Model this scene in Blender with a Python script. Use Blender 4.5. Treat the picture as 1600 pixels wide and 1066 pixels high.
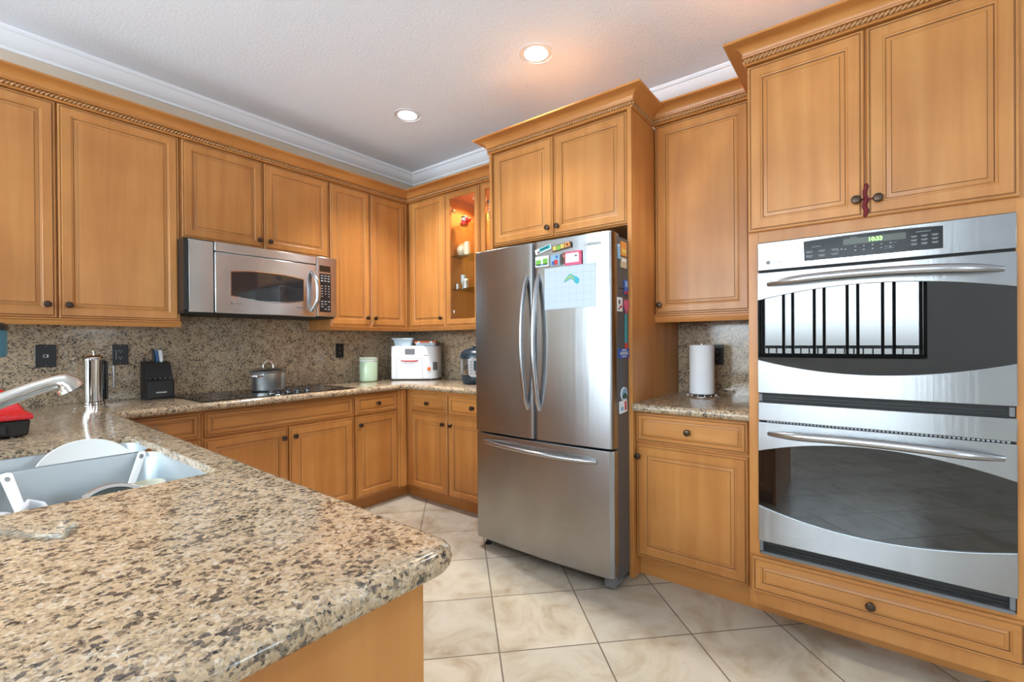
import bpy, bmesh, math, random
from mathutils import Vector, Matrix
random.seed(7)
R = math.radians
scene = bpy.context.scene
COL = scene.collection
for o in list(bpy.data.objects):
    bpy.data.objects.remove(o)

# ------------------------------------------------------------------ camera
cam_data = bpy.data.cameras.new('camera')
cam = bpy.data.objects.new('camera', cam_data); COL.objects.link(cam)
_yaw, _pitch, _roll = R(37.3763), R(-0.2068), R(0.405)
_Fh = Vector((math.cos(_yaw), math.sin(_yaw), 0)); _Rt = Vector((_Fh.y, -_Fh.x, 0)); _Z = Vector((0, 0, 1))
_F = _Fh*math.cos(_pitch) + _Z*math.sin(_pitch); _U = _Z*math.cos(_pitch) - _Fh*math.sin(_pitch)
_X = _Rt*math.cos(_roll) - _U*math.sin(_roll); _Y = _Rt*math.sin(_roll) + _U*math.cos(_roll)
cam.matrix_world = Matrix(((_X.x, _Y.x, -_F.x, -2.9892), (_X.y, _Y.y, -_F.y, -3.5727), (_X.z, _Y.z, -_F.z, 1.2317), (0, 0, 0, 1)))
cam_data.sensor_fit = 'HORIZONTAL'; cam_data.sensor_width = 36
cam_data.lens = 721.5023*36/1600
cam_data.shift_x = -(810.56-800)/1600; cam_data.shift_y = (538.09-533)/1600
cam_data.clip_start = 0.02
scene.camera = cam

# ------------------------------------------------------------------ exposure
vs = scene.view_settings
scene.display_settings.display_device = 'sRGB'
vs.view_transform = 'Standard'; vs.look = 'None'; vs.gamma = 1.0; vs.use_curve_mapping = False
vs.exposure = 1.06

# ------------------------------------------------------------------ sky
CEIL = 2.869
world = bpy.data.worlds.new('sky'); scene.world = world; world.use_nodes = True
nt = world.node_tree; nt.nodes.clear()
w_out = nt.nodes.new('ShaderNodeOutputWorld'); w_bg = nt.nodes.new('ShaderNodeBackground')
w_tc = nt.nodes.new('ShaderNodeTexCoord'); w_sep = nt.nodes.new('ShaderNodeSeparateXYZ'); w_rmp = nt.nodes.new('ShaderNodeValToRGB')
nt.links.new(w_tc.outputs['Generated'], w_sep.inputs[0]); 
w_add = nt.nodes.new('ShaderNodeMath'); w_add.operation = 'MULTIPLY_ADD'; w_add.inputs[1].default_value = .5; w_add.inputs[2].default_value = .5
nt.links.new(w_sep.outputs['Z'], w_add.inputs[0]); nt.links.new(w_add.outputs[0], w_rmp.inputs[0])
els = w_rmp.color_ramp.elements
els[0].position = 0.0; els[0].color = (.93, 1.04, 1.20, 1)
els[1].position = 1.0; els[1].color = (.62, .80, 1.05, 1)
e = els.new(.44); e.color = (.93, 1.04, 1.20, 1)
e = els.new(.478); e.color = (.22, .24, .25, 1)
e = els.new(.500); e.color = (.40, .44, .48, 1)
e = els.new(.525); e.color = (.86, .95, 1.06, 1)
e = els.new(.62); e.color = (.78, .92, 1.06, 1)
nt.links.new(w_rmp.outputs[0], w_bg.inputs[0]); nt.links.new(w_bg.outputs[0], w_out.inputs[0])
w_bg.inputs[1].default_value = 9.6

def area_light(name, loc, rot, sx, sy, energy, color=(1, 1, 1), portal=False):
    d = bpy.data.lights.new(name, 'AREA'); d.shape = 'RECTANGLE'; d.size = sx; d.size_y = sy
    d.energy = energy; d.color = color
    if portal: d.cycles.is_portal = True
    o = bpy.data.objects.new(name, d); COL.objects.link(o); o.location = loc; o.rotation_euler = rot
    return o
WX, SY = -6.2, -7.2            # west and south walls of the room
WIN_Y0, WIN_Y1, WIN_Z0, WIN_Z1 = -4.12, -2.25, 1.02, 2.55
WD_Y0, WD_Y1, WD_Z1 = -2.10, -0.25, 2.55      # west glass door, added to let in more light from the west
SD_X0, SD_X1, SD_Z1 = -6.0, -5.1, 2.40  # south glass door, out of view, added as soft fill
area_light('daylight_portal_west', (WX-.02, (WIN_Y0+WIN_Y1)/2, (WIN_Z0+WIN_Z1)/2), (0, R(-90), 0), WIN_Z1-WIN_Z0, WIN_Y1-WIN_Y0, 1, portal=True)
area_light('added_door_portal_west', (WX-.02, (WD_Y0+WD_Y1)/2, WD_Z1/2), (0, R(-90), 0), WD_Z1, WD_Y1-WD_Y0, 1, portal=True)
S2_X0, S2_X1, S2_Z0, S2_Z1 = -1.35, -.75, 1.5, 2.45      # unseen south window, added to brighten the stove wall
area_light('added_window_portal_south', ((S2_X0+S2_X1)/2, SY-.02, (S2_Z0+S2_Z1)/2), (R(90), 0, 0), S2_X1-S2_X0, S2_Z1-S2_Z0, 1, portal=True)
area_light('added_door_portal_south', ((SD_X0+SD_X1)/2, SY-.02, SD_Z1/2), (R(90), 0, 0), SD_X1-SD_X0, SD_Z1, 1, portal=True)

# ------------------------------------------------------------------ materials
MATS = {}
def nodes(name):
    m = bpy.data.materials.new(name); m.use_nodes = True
    t = m.node_tree; b = t.nodes['Principled BSDF']
    MATS[name] = m
    return m, t, b
def simple(name, col, rough=.5, metal=0.0, spec=.5, bump=0, bscale=200, emit=None, estr=0, coat=0, noise=0):
    m, t, b = nodes(name)
    b.inputs['Base Color'].default_value = (*col, 1); b.inputs['Roughness'].default_value = rough
    b.inputs['Metallic'].default_value = metal; b.inputs['Specular IOR Level'].default_value = spec
    b.inputs['Coat Weight'].default_value = coat; b.inputs['Coat Roughness'].default_value = .08
    if emit:
        b.inputs['Emission Color'].default_value = (*emit, 1); b.inputs['Emission Strength'].default_value = estr
    n = t.nodes.new('ShaderNodeTexNoise'); tc = t.nodes.new('ShaderNodeTexCoord'); t.links.new(tc.outputs['Object'], n.inputs['Vector'])
    n.inputs['Scale'].default_value = bscale
    if bump:
        bp = t.nodes.new('ShaderNodeBump'); bp.inputs['Strength'].default_value = bump; bp.inputs['Distance'].default_value = .004
        t.links.new(n.outputs[0], bp.inputs['Height']); t.links.new(bp.outputs[0], b.inputs['Normal'])
    mr = t.nodes.new('ShaderNodeMapRange'); mr.inputs[3].default_value = max(0, rough-.03-noise); mr.inputs[4].default_value = min(1, rough+.03+noise)
    t.links.new(n.outputs[0], mr.inputs[0]); t.links.new(mr.outputs[0], b.inputs['Roughness'])
    return m
def mathn(t, op, a, b=None):
    n = t.nodes.new('ShaderNodeMath'); n.operation = op
    for i, v in enumerate((a, b)):
        if v is None: continue
        if isinstance(v, (int, float)): n.inputs[i].default_value = v
        else: t.links.new(v, n.inputs[i])
    return n.outputs[0]
def ramp(t, fac, stops, interp='LINEAR'):
    n = t.nodes.new('ShaderNodeValToRGB'); n.color_ramp.interpolation = interp
    es = n.color_ramp.elements
    es[0].position = stops[0][0]; es[0].color = (*stops[0][1], 1); es[1].position = stops[-1][0]; es[1].color = (*stops[-1][1], 1)
    for p, c in stops[1:-1]:
        e = es.new(p); e.color = (*c, 1)
    t.links.new(fac, n.inputs[0]); return n.outputs[0]
def mixc(t, fac, a, b, mode='MIX'):
    n = t.nodes.new('ShaderNodeMix'); n.data_type = 'RGBA'; n.blend_type = mode
    for s, v in ((0, fac), (6, a), (7, b)):
        if isinstance(v, (int, float)): n.inputs[s].default_value = v
        elif isinstance(v, tuple): n.inputs[s].default_value = (*v, 1)
        else: t.links.new(v, n.inputs[s])
    return n.outputs[2]

def wood(name, horiz=False, tint=(1, 1, 1)):
    m, t, b = nodes(name)
    tc = t.nodes.new('ShaderNodeTexCoord'); oi = t.nodes.new('ShaderNodeObjectInfo')
    mp = t.nodes.new('ShaderNodeMapping')
    mp.inputs['Scale'].default_value = (1.3, 1.3, 16) if horiz else (16, 16, 1.1)
    t.links.new(tc.outputs['Object'], mp.inputs['Vector'])
    off = t.nodes.new('ShaderNodeVectorMath'); off.operation = 'ADD'
    cmb = t.nodes.new('ShaderNodeCombineXYZ')
    r10 = mathn(t, 'MULTIPLY', oi.outputs['Random'], 37.0)
    for i in range(3): t.links.new(r10, cmb.inputs[i])
    t.links.new(mp.outputs[0], off.inputs[0]); t.links.new(cmb.outputs[0], off.inputs[1])
    n1 = t.nodes.new('ShaderNodeTexNoise'); n1.inputs['Scale'].default_value = 1.0; n1.inputs['Detail'].default_value = 5; n1.inputs['Roughness'].default_value = .55; n1.inputs['Distortion'].default_value = .35
    t.links.new(off.outputs[0], n1.inputs['Vector'])
    n2 = t.nodes.new('ShaderNodeTexNoise'); n2.inputs['Scale'].default_value = 5.0; n2.inputs['Detail'].default_value = 6; n2.inputs['Roughness'].default_value = .7
    t.links.new(off.outputs[0], n2.inputs['Vector'])
    # cloudy maple figure
    n3 = t.nodes.new('ShaderNodeTexNoise'); n3.inputs['Scale'].default_value = 3.2; n3.inputs['Detail'].default_value = 3
    o3 = t.nodes.new('ShaderNodeVectorMath'); o3.operation = 'ADD'; t.links.new(tc.outputs['Object'], o3.inputs[0]); t.links.new(cmb.outputs[0], o3.inputs[1])
    t.links.new(o3.outputs[0], n3.inputs['Vector'])
    c = ramp(t, n1.outputs[0], [(.25, (.455, .172, .040)), (.5, (.55, .226, .056)), (.72, (.605, .276, .078))])
    f2 = mathn(t, 'MULTIPLY', n2.outputs[0], .30)
    c = mixc(t, f2, c, (.45, .215, .075))
    c3 = ramp(t, n3.outputs[0], [(.3, (.86, .83, .80)), (.7, (1.06, 1.07, 1.08))])
    c = mixc(t, 1.0, c, c3, 'MULTIPLY')
    rv = mathn(t, 'MULTIPLY_ADD', oi.outputs['Random'], .14)
    rv.node.inputs[2].default_value = .93
    cr = t.nodes.new('ShaderNodeCombineColor')
    for i in range(3): 
        t.links.new(mathn(t, 'MULTIPLY', rv, tint[i]), cr.inputs[i])
    c = mixc(t, 1.0, c, cr.outputs[0], 'MULTIPLY')
    t.links.new(c, b.inputs['Base Color'])
    b.inputs['Roughness'].default_value = .33; b.inputs['Specular IOR Level'].default_value = .45
    bp = t.nodes.new('ShaderNodeBump'); bp.inputs['Strength'].default_value = .05; bp.inputs['Distance'].default_value = .002
    t.links.new(n2.outputs[0], bp.inputs['Height']); t.links.new(bp.outputs[0], b.inputs['Normal'])
    return m
WV = wood('maple_vertical'); WH = wood('maple_horizontal', True)
GLZ = simple('glaze_line', (.21, .095, .033), .45)
WIN_IN = simple('cabinet_interior_maple', (.55, .26, .09), .45)

def granite():
    m, t, b = nodes('granite')
    tc = t.nodes.new('ShaderNodeTexCoord')
    nd = t.nodes.new('ShaderNodeTexNoise'); nd.inputs['Scale'].default_value = 150; nd.inputs['Detail'].default_value = 3
    t.links.new(tc.outputs['Object'], nd.inputs['Vector'])
    vm = t.nodes.new('ShaderNodeVectorMath'); vm.operation = 'MULTIPLY_ADD'
    sub = t.nodes.new('ShaderNodeVectorMath'); sub.operation = 'SUBTRACT'; sub.inputs[1].default_value = (.5, .5, .5)
    t.links.new(nd.outputs['Color'], sub.inputs[0])
    vm.inputs[1].default_value = (.0085, .0085, .0085)
    t.links.new(sub.outputs[0], vm.inputs[0]); t.links.new(tc.outputs['Object'], vm.inputs[2])
    def vor(scale):
        v = t.nodes.new('ShaderNodeTexVoronoi'); v.inputs['Scale'].default_value = scale
        t.links.new(vm.outputs[0], v.inputs['Vector'])
        s = t.nodes.new('ShaderNodeSeparateColor'); t.links.new(v.outputs['Color'], s.inputs[0])
        return s
    a = vor(165); f = vor(330); g = vor(125)
    nc = t.nodes.new('ShaderNodeTexNoise'); nc.inputs['Scale'].default_value = 24; nc.inputs['Detail'].default_value = 3
    t.links.new(tc.outputs['Object'], nc.inputs['Vector'])
    clump = mathn(t, 'MULTIPLY', mathn(t, 'SUBTRACT', nc.outputs[0], .5), .55)
    fa = mathn(t, 'ADD', a.outputs[0], clump)
    ca = ramp(t, fa, [(0, (.018, .017, .017)), (.11, (.022, .020, .020)), (.15, (.11, .08, .058)), (.22, (.30, .215, .14)), (.40, (.46, .33, .20)), (.65, (.55, .40, .245)), (.84, (.60, .45, .29)), (1, (.64, .54, .42))])
    ff = mathn(t, 'ADD', f.outputs[1], clump)
    cf = ramp(t, ff, [(0, (.02, .019, .019)), (.13, (.03, .026, .024)), (.19, (.19, .14, .10)), (.40, (.42, .30, .18)), (.75, (.54, .39, .24)), (.92, (.36, .34, .29)), (1, (.66, .60, .50))])
    c = mixc(t, .42, ca, cf)
    # large dark crystals
    fg = mathn(t, 'ADD', g.outputs[2], clump)
    k = ramp(t, fg, [(.0, (1, 1, 1)), (.06, (1, 1, 1)), (.10, (0, 0, 0)), (1, (0, 0, 0))])
    kf = mathn(t, 'MULTIPLY', k, .8)
    c = mixc(t, kf, c, (.035, .034, .038))
    t.links.new(c, b.inputs['Base Color'])
    b.inputs['Roughness'].default_value = .09; b.inputs['Specular IOR Level'].default_value = .5
    mr = t.nodes.new('ShaderNodeMapRange'); mr.inputs[3].default_value = .06; mr.inputs[4].default_value = .16
    t.links.new(nc.outputs[0], mr.inputs[0]); t.links.new(mr.outputs[0], b.inputs['Roughness'])
    return m
GRAN = granite()

def steel(name, col=(.395, .405, .415), rough=.27, aniso=.85, rot=.25, streak=.015, axis='Z', vert=False):
    m, t, b = nodes(name)
    tc = t.nodes.new('ShaderNodeTexCoord'); mp = t.nodes.new('ShaderNodeMapping')
    mp.inputs['Scale'].default_value = (350, 350, 4) if vert else (3, 3, 500)
    n = t.nodes.new('ShaderNodeTexNoise'); n.inputs['Detail'].default_value = 3; n.inputs['Scale'].default_value = 1
    t.links.new(tc.outputs['Object'], mp.inputs[0]); t.links.new(mp.outputs[0], n.inputs['Vector'])
    mr = t.nodes.new('ShaderNodeMapRange'); mr.inputs[3].default_value = rough-streak*.5; mr.inputs[4].default_value = rough+streak*.5
    t.links.new(n.outputs[0], mr.inputs[0]); t.links.new(mr.outputs[0], b.inputs['Roughness'])
    # broad faint smudges
    n2 = t.nodes.new('ShaderNodeTexNoise'); n2.inputs['Scale'].default_value = 5; n2.inputs['Detail'].default_value = 4
    t.links.new(tc.outputs['Object'], n2.inputs['Vector'])
    c = ramp(t, n2.outputs[0], [(.3, tuple(x*.93 for x in col)), (.7, tuple(min(1, x*1.05) for x in col))])
    t.links.new(c, b.inputs['Base Color'])
    if aniso:
        mp3 = t.nodes.new('ShaderNodeMapping'); mp3.inputs['Scale'].default_value = (1, 1, .03); t.links.new(tc.outputs['Object'], mp3.inputs[0])
        n3 = t.nodes.new('ShaderNodeTexNoise'); n3.inputs['Scale'].default_value = 22; n3.inputs['Detail'].default_value = 4; t.links.new(mp3.outputs[0], n3.inputs['Vector'])
        bp = t.nodes.new('ShaderNodeBump'); bp.inputs['Strength'].default_value = .3; bp.inputs['Distance'].default_value = .002
        t.links.new(n3.outputs[0], bp.inputs['Height']); t.links.new(bp.outputs[0], b.inputs['Normal'])
    b.inputs['Metallic'].default_value = 1; b.inputs['Anisotropic'].default_value = aniso; b.inputs['Anisotropic Rotation'].default_value = rot
    if aniso:
        tg = t.nodes.new('ShaderNodeTangent'); tg.direction_type = 'RADIAL'; tg.axis = axis
        t.links.new(tg.outputs[0], b.inputs['Tangent'])
    return m
SS = steel('stainless_brushed')
SSM = steel('stainless_microwave', (.62, .635, .65), .28, streak=.015)
SSH = steel('stainless_handle', (.46, .46, .47), .24, 0, 0, .05)
SINK = steel('stainless_sink', (.60, .645, .665), .40, 0, 0, .1)
CHROME = simple('chrome', (.80, .80, .80), .06, 1.0)
NICKEL = simple('brushed_nickel', (.62, .58, .53), .20, 1.0)
BRONZE = simple('dark_bronze', (.075, .048, .032), .36, .75)
BLACK = simple('black_plastic', (.012, .012, .013), .35)
BLACKM = simple('black_matte', (.010, .010, .010), .6)
FRSIDE = simple('fridge_side_grey', (.105, .108, .115), .40, .3)
GREY = simple('grey_plastic', (.16, .165, .17), .45)
LGREY = simple('light_grey_print', (.55, .56, .57), .5)
WHITEP = simple('white_plastic', (.80, .82, .84), .3)
WHITEC = simple('white_ceramic', (.80, .82, .80), .15)
ORANGE = simple('orange_plastic', (.85, .16, .03), .35)
RED = simple('red_plastic', (.55, .008, .015), .28, coat=.4)
PAPER = simple('paper_white', (.86, .88, .90), .8, bump=.25, bscale=90)
MINT = simple('mint_ceramic', (.52, .68, .47), .2, coat=.3)
CREAM = simple('cream_ceramic', (.78, .74, .60), .25)
BEIGE = simple('wall_paint', (.60, .50, .385), .8, bump=.15, bscale=120)
PALE = simple('pale_wall_paint', (.76, .77, .78), .8, bump=.1, bscale=120)
CEILM = simple('ceiling_paint', (.87, .915, .985), .85, bump=.35, bscale=70)
TRIMW = simple('white_trim', (.84, .85, .87), .4)
DBLUE = simple('dark_blue_plastic', (.012, .03, .045), .3)
TBLUE = simple('blue_translucent', (.10, .33, .50), .15)

def tile():
    m, t, b = nodes('floor_tile')
    tc = t.nodes.new('ShaderNodeTexCoord'); mp = t.nodes.new('ShaderNodeMapping')
    mp.inputs['Rotation'].default_value = (0, 0, R(45)); mp.inputs['Location'].default_value = (-.165+.406*60, -.028+.406*60, 0)
    t.links.new(tc.outputs['Object'], mp.inputs[0])
    br = t.nodes.new('ShaderNodeTexBrick'); br.offset = 0; br.squash = 1
    br.inputs['Scale'].default_value = 1; br.inputs['Brick Width'].default_value = .406; br.inputs['Row Height'].default_value = .406
    br.inputs['Mortar Size'].default_value = .0032; br.inputs['Mortar Smooth'].default_value = .1; br.inputs['Bias'].default_value = 0
    br.inputs['Color1'].default_value = (.90, .90, .90, 1); br.inputs['Color2'].default_value = (1.05, 1.03, 1.0, 1); br.inputs['Mortar'].default_value = (1, 1, 1, 1)
    t.links.new(mp.outputs[0], br.inputs['Vector'])
    n = t.nodes.new('ShaderNodeTexNoise'); n.inputs['Scale'].default_value = 4.5; n.inputs['Detail'].default_value = 8; n.inputs['Roughness'].default_value = .62; n.inputs['Distortion'].default_value = .9
    t.links.new(tc.outputs['Object'], n.inputs['Vector'])
    c = ramp(t, n.outputs[0], [(.28, (.33, .26, .185)), (.42, (.44, .375, .29)), (.55, (.50, .445, .365)), (.75, (.545, .495, .42))])
    n2 = t.nodes.new('ShaderNodeTexNoise'); n2.inputs['Scale'].default_value = 14; n2.inputs['Detail'].default_value = 6; n2.inputs['Roughness'].default_value = .7; n2.inputs['Distortion'].default_value = 1.6
    t.links.new(tc.outputs['Object'], n2.inputs['Vector'])
    v = ramp(t, n2.outputs[0], [(.33, (1, 1, 1)), (.43, (0, 0, 0))])
    c = mixc(t, mathn(t, 'MULTIPLY', v, .22), c, (.42, .29, .16))
    c = mixc(t, 1.0, c, br.outputs['Color'], 'MULTIPLY')
    c = mixc(t, br.outputs['Fac'], c, (.14, .105, .075))
    t.links.new(c, b.inputs['Base Color'])
    b.inputs['Roughness'].default_value = .28; b.inputs['Specular IOR Level'].default_value = .45
    mr = mixc(t, br.outputs['Fac'], (.25, .25, .25), (.8, .8, .8)); t.links.new(mr, b.inputs['Roughness'])
    bp = t.nodes.new('ShaderNodeBump'); bp.inputs['Strength'].default_value = .5; bp.inputs['Distance'].default_value = .002; bp.invert = True
    t.links.new(br.outputs['Fac'], bp.inputs['Height']); t.links.new(bp.outputs[0], b.inputs['Normal'])
    return m
TILE = tile()

def glass_mix(name, tint, refl=None, rough=0.0, base=None):
    """clear pane: transparent + fresnel mirror; with base: dark coated glass"""
    m = bpy.data.materials.new(name); m.use_nodes = True; t = m.node_tree; t.nodes.clear(); MATS[name] = m
    out = t.nodes.new('ShaderNodeOutputMaterial'); mx = t.nodes.new('ShaderNodeMixShader')
    gl = t.nodes.new('ShaderNodeBsdfGlossy'); gl.inputs['Roughness'].default_value = rough
    if base is None:
        bs = t.nodes.new('ShaderNodeBsdfTransparent'); bs.inputs[0].default_value = (*tint, 1)
    else:
        bs = t.nodes.new('ShaderNodeBsdfDiffuse'); bs.inputs[0].default_value = (*base, 1)
    lw = t.nodes.new('ShaderNodeLayerWeight'); lw.inputs[0].default_value = .5   # Schlick, the same from both sides
    fac = mathn(t, 'ADD', mathn(t, 'MULTIPLY', mathn(t, 'POWER', lw.outputs['Facing'], 5.0), .90), .04)
    if refl is not None:
        fac = mathn(t, 'MAXIMUM', fac, refl)
    t.links.new(fac, mx.inputs[0]); t.links.new(bs.outputs[0], mx.inputs[1]); t.links.new(gl.outputs[0], mx.inputs[2]); t.links.new(mx.outputs[0], out.inputs[0])
    return m
GLASS = glass_mix('clear_glass', (.95, .97, .96))
SHELFG = glass_mix('shelf_glass', (.80, .90, .86))
OVENG = glass_mix('oven_glass', None, .10, 0.0, (.006, .006, .006))
MICG = glass_mix('microwave_glass', None, .10, 0.02, (.03, .03, .032))
COOKG = glass_mix('cooktop_glass', None, .06, 0.02, (.006, .006, .006))

# ------------------------------------------------------------------ mesh helper
class MB:
    def __init__(s): s.v = []; s.f = []; s.m = []
    def add(s, vs_, fs, mat=0):
        o = len(s.v); s.v += [tuple(p) for p in vs_]
        for f in fs: s.f.append([i+o for i in f]); s.m.append(mat)
        return s
    def box(s, x0, x1, y0, y1, z0, z1, mat=0, mp=None):
        P = [(x, y, z) for z in (z0, z1) for y in (y0, y1) for x in (x0, x1)]
        if mp: P = [mp(*p) for p in P]
        return s.add(P, [(0, 2, 3, 1), (4, 5, 7, 6), (0, 1, 5, 4), (2, 6, 7, 3), (0, 4, 6, 2), (1, 3, 7, 5)], mat)
    def loft(s, rings, capa=True, capb=True, mat=0, mats=None, closed=True):
        n = len(rings[0]); o = len(s.v)
        for r in rings: s.v += [tuple(p) for p in r]
        for i in range(len(rings)-1):
            mm = mats[i] if mats else mat
            for j in range(n if closed else n-1):
                k = (j+1) % n
                s.f.append([o+i*n+j, o+i*n+k, o+(i+1)*n+k, o+(i+1)*n+j]); s.m.append(mm)
        if capa: s.f.append([o+j for j in range(n)][::-1]); s.m.append(mats[0] if mats else mat)
        if capb: s.f.append([o+(len(rings)-1)*n+j for j in range(n)]); s.m.append(mats[-1] if mats else mat)
        return s
    def lathe(s, prof, c=(0, 0, 0), n=24, ax=None, mat=0, caps=(True, True), sx=1, sy=1):
        """prof [(r,h)], axis = ax (unit Vector) default z"""
        a = Vector(ax) if ax is not None else Vector((0, 0, 1))
        u = a.orthogonal().normalized() if ax is not None else Vector((1, 0, 0)); v = a.cross(u)
        c = Vector(c); rings = []
        for r, h in prof:
            rings.append([c + a*h + u*(r*sx*math.cos(2*math.pi*j/n)) + v*(r*sy*math.sin(2*math.pi*j/n)) for j in range(n)])
        return s.loft(rings, caps[0], caps[1], mat)
    def tube(s, pts, rad, n=10, mat=0, flat=1.0, up=None, caps=True):
        pts = [Vector(p) for p in pts]; rings = []; N = len(pts)
        prev = None
        for i, p in enumerate(pts):
            d = (pts[min(i+1, N-1)] - pts[max(i-1, 0)]).normalized()
            if prev is None:
                ref = Vector(up) if up is not None else (Vector((0, 0, 1)) if abs(d.z) < .9 else Vector((1, 0, 0)))
                u = (ref - d*ref.dot(d)).normalized()
            else:
                u = (prev - d*prev.dot(d)).normalized()
            prev = u; w = d.cross(u)
            r = rad[i] if isinstance(rad, (list, tuple)) else rad
            rings.append([p + u*(r*math.cos(2*math.pi*j/n)) + w*(r*flat*math.sin(2*math.pi*j/n)) for j in range(n)])
        return s.loft(rings, caps, caps, mat)
    def prism(s, poly, mp, d0, d1, mat=0):
        """poly [(a,b)] -> mp(a, d, b)"""
        return s.loft([[mp(a, d0, b) for a, b in poly], [mp(a, d1, b) for a, b in poly]], True, True, mat)
    def sweep(s, path, prof, mat=0, mats=None, capends=True):
        """path in xy, profile (offset to the right of travel, z)"""
        n = len(path); rings = []
        for i in range(n):
            p = Vector(path[i])
            d0 = (Vector(path[i]) - Vector(path[i-1])).normalized() if i > 0 else None
            d1 = (Vector(path[i+1]) - Vector(path[i])).normalized() if i < n-1 else None
            if d0 is None: d0 = d1
            if d1 is None: d1 = d0
            n0 = Vector((d0.y, -d0.x)); n1 = Vector((d1.y, -d1.x))
            mt = (n0+n1); mt = mt/ (1+n0.dot(n1))
            rings.append([(p.x+mt.x*o, p.y+mt.y*o, z) for o, z in prof])
        return s.loft(rings, capends, capends, mat)
    def build(s, name, mats, parent=None, bevel=0, seg=2, smooth=40, origin=None):
        me = bpy.data.meshes.new(name)
        if not isinstance(mats, (list, tuple)): mats = [mats]
        org = Vector(origin) if origin is not None else (Vector(parent['_o']) if parent is not None else Vector((0, 0, 0)))
        me.from_pydata([tuple(Vector(p)-org) for p in s.v], [], s.f)
        for m in mats: me.materials.append(m)
        for p, mi in zip(me.polygons, s.m): p.material_index = mi
        bm = bmesh.new(); bm.from_mesh(me); bmesh.ops.recalc_face_normals(bm, faces=bm.faces); bm.to_mesh(me); bm.free()
        if smooth:
            for p in me.polygons: p.use_smooth = True
            me.set_sharp_from_angle(angle=R(smooth))
        o = bpy.data.objects.new(name, me); COL.objects.link(o)
        if parent is not None:
            o.parent = parent
        else:
            o.location = org
        o['_o'] = tuple(org)
        if bevel:
            b = o.modifiers.new('bevel', 'BEVEL'); b.width = bevel; b.segments = seg; b.limit_method = 'ANGLE'; b.angle_limit = R(40)
            b.harden_normals = False
        return o

def tag(o, label, cat, group=None):
    o['label'] = label; o['category'] = cat
    if group: o['group'] = group
    return o
def thing(name, label, cat, loc, group=None):
    o = bpy.data.objects.new(name, None); COL.objects.link(o); o.location = loc; o['_o'] = tuple(loc)
    o.empty_display_size = .05
    return tag(o, label, cat, group)
def struct(o): o['kind'] = 'structure'; return o
def plabel(o, label): o['label'] = label; return o

N = lambda s, n, z: (s, -n, z)           # stove wall: s = x, n = distance from the wall
E = lambda s, n, z: (-n, -s, z)          # fridge wall: s = -y
def text(name, body, size, parent, mp, s, n, z, mat, extrude=.0004, bold=0, sx=1.0):
    cu = bpy.data.curves.new(name, 'FONT'); cu.body = body; cu.size = size; cu.extrude = extrude; cu.offset = bold
    cu.align_x = 'CENTER'; cu.align_y = 'CENTER'; cu.materials.append(mat); cu.resolution_u = 3
    o = bpy.data.objects.new(name, cu); COL.objects.link(o)
    if mp is N: X, Zl = Vector((1, 0, 0)), Vector((0, -1, 0))
    else: X, Zl = Vector((0, -1, 0)), Vector((-1, 0, 0))
    Yl = Vector((0, 0, 1))
    M = Matrix(((X.x*sx, Yl.x, Zl.x, 0), (X.y*sx, Yl.y, Zl.y, 0), (X.z*sx, Yl.z, Zl.z, 0), (0, 0, 0, 1)))
    bpy.context.view_layer.update()
    me = bpy.data.meshes.new_from_object(o.evaluated_get(bpy.context.evaluated_depsgraph_get()))
    bpy.data.objects.remove(o); bpy.data.curves.remove(cu)
    me.transform(Matrix.Translation(Vector(mp(s, n, z)) - Vector(parent['_o'])) @ M); me.update()
    o = bpy.data.objects.new(name, me); COL.objects.link(o)
    o.parent = parent; o['_o'] = parent['_o']
    return o

# ------------------------------------------------------------------ room shell
def wall_with_hole(mb, mp, a0, a1, z0, z1, h0, h1, hz0, hz1, d0, d1):
    mb.box(a0, h0, d0, d1, z0, z1, mp=mp); mb.box(h1, a1, d0, d1, z0, z1, mp=mp)
    if hz0 > z0: mb.box(h0, h1, d0, d1, z0, hz0, mp=mp)
    if hz1 < z1: mb.box(h0, h1, d0, d1, hz1, z1, mp=mp)
struct(MB().box(WX-.12, .12, SY-.12, .12, -.1, 0).build('floor', TILE, smooth=0))
struct(MB().box(WX-.12, .12, SY-.12, .12, CEIL, CEIL+.1).build('ceiling', CEILM, smooth=0))
struct(MB().box(WX-.12, .12, 0, .12, 0, CEIL).build('wall_back', BEIGE, smooth=0))
struct(MB().box(0, .12, SY-.12, 0, 0, CEIL).build('wall_right', BEIGE, smooth=0))
mb = MB(); WW = lambda a, d, z: (WX-d, a, z)
wall_with_hole(mb, WW, SY-.12, (WIN_Y1+WD_Y0)/2, 0, CEIL, WIN_Y0, WIN_Y1, WIN_Z0, WIN_Z1, 0, .12)
wall_with_hole(mb, WW, (WIN_Y1+WD_Y0)/2, .12, 0, CEIL, WD_Y0, WD_Y1, 0, WD_Z1, 0, .12)
struct(mb.build('wall_left', PALE, smooth=0))
mb = MB(); SW = lambda a, d, z: (a, SY-d, z)
wall_with_hole(mb, SW, WX, -3.5, 0, CEIL, SD_X0, SD_X1, 0, SD_Z1, 0, .12); wall_with_hole(mb, SW, -3.5, .12, 0, CEIL, S2_X0, S2_X1, S2_Z0, S2_Z1, 0, .12)
struct(mb.build('wall_front', PALE, smooth=0))
# crown moulding at the ceiling
crown_prof = [(0, CEIL-.096), (.010, CEIL-.096), (.014, CEIL-.088), (.012, CEIL-.083), (.020, CEIL-.079), (.034, CEIL-.072), (.052, CEIL-.046), (.066, CEIL-.030), (.070, CEIL-.022), (.078, CEIL-.020), (.086, CEIL-.010), (.086, CEIL), (0, CEIL)]
struct(MB().sweep([(WX, 0), (0, 0), (0, SY)], crown_prof).build('trim_1', TRIMW, smooth=30))
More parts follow.
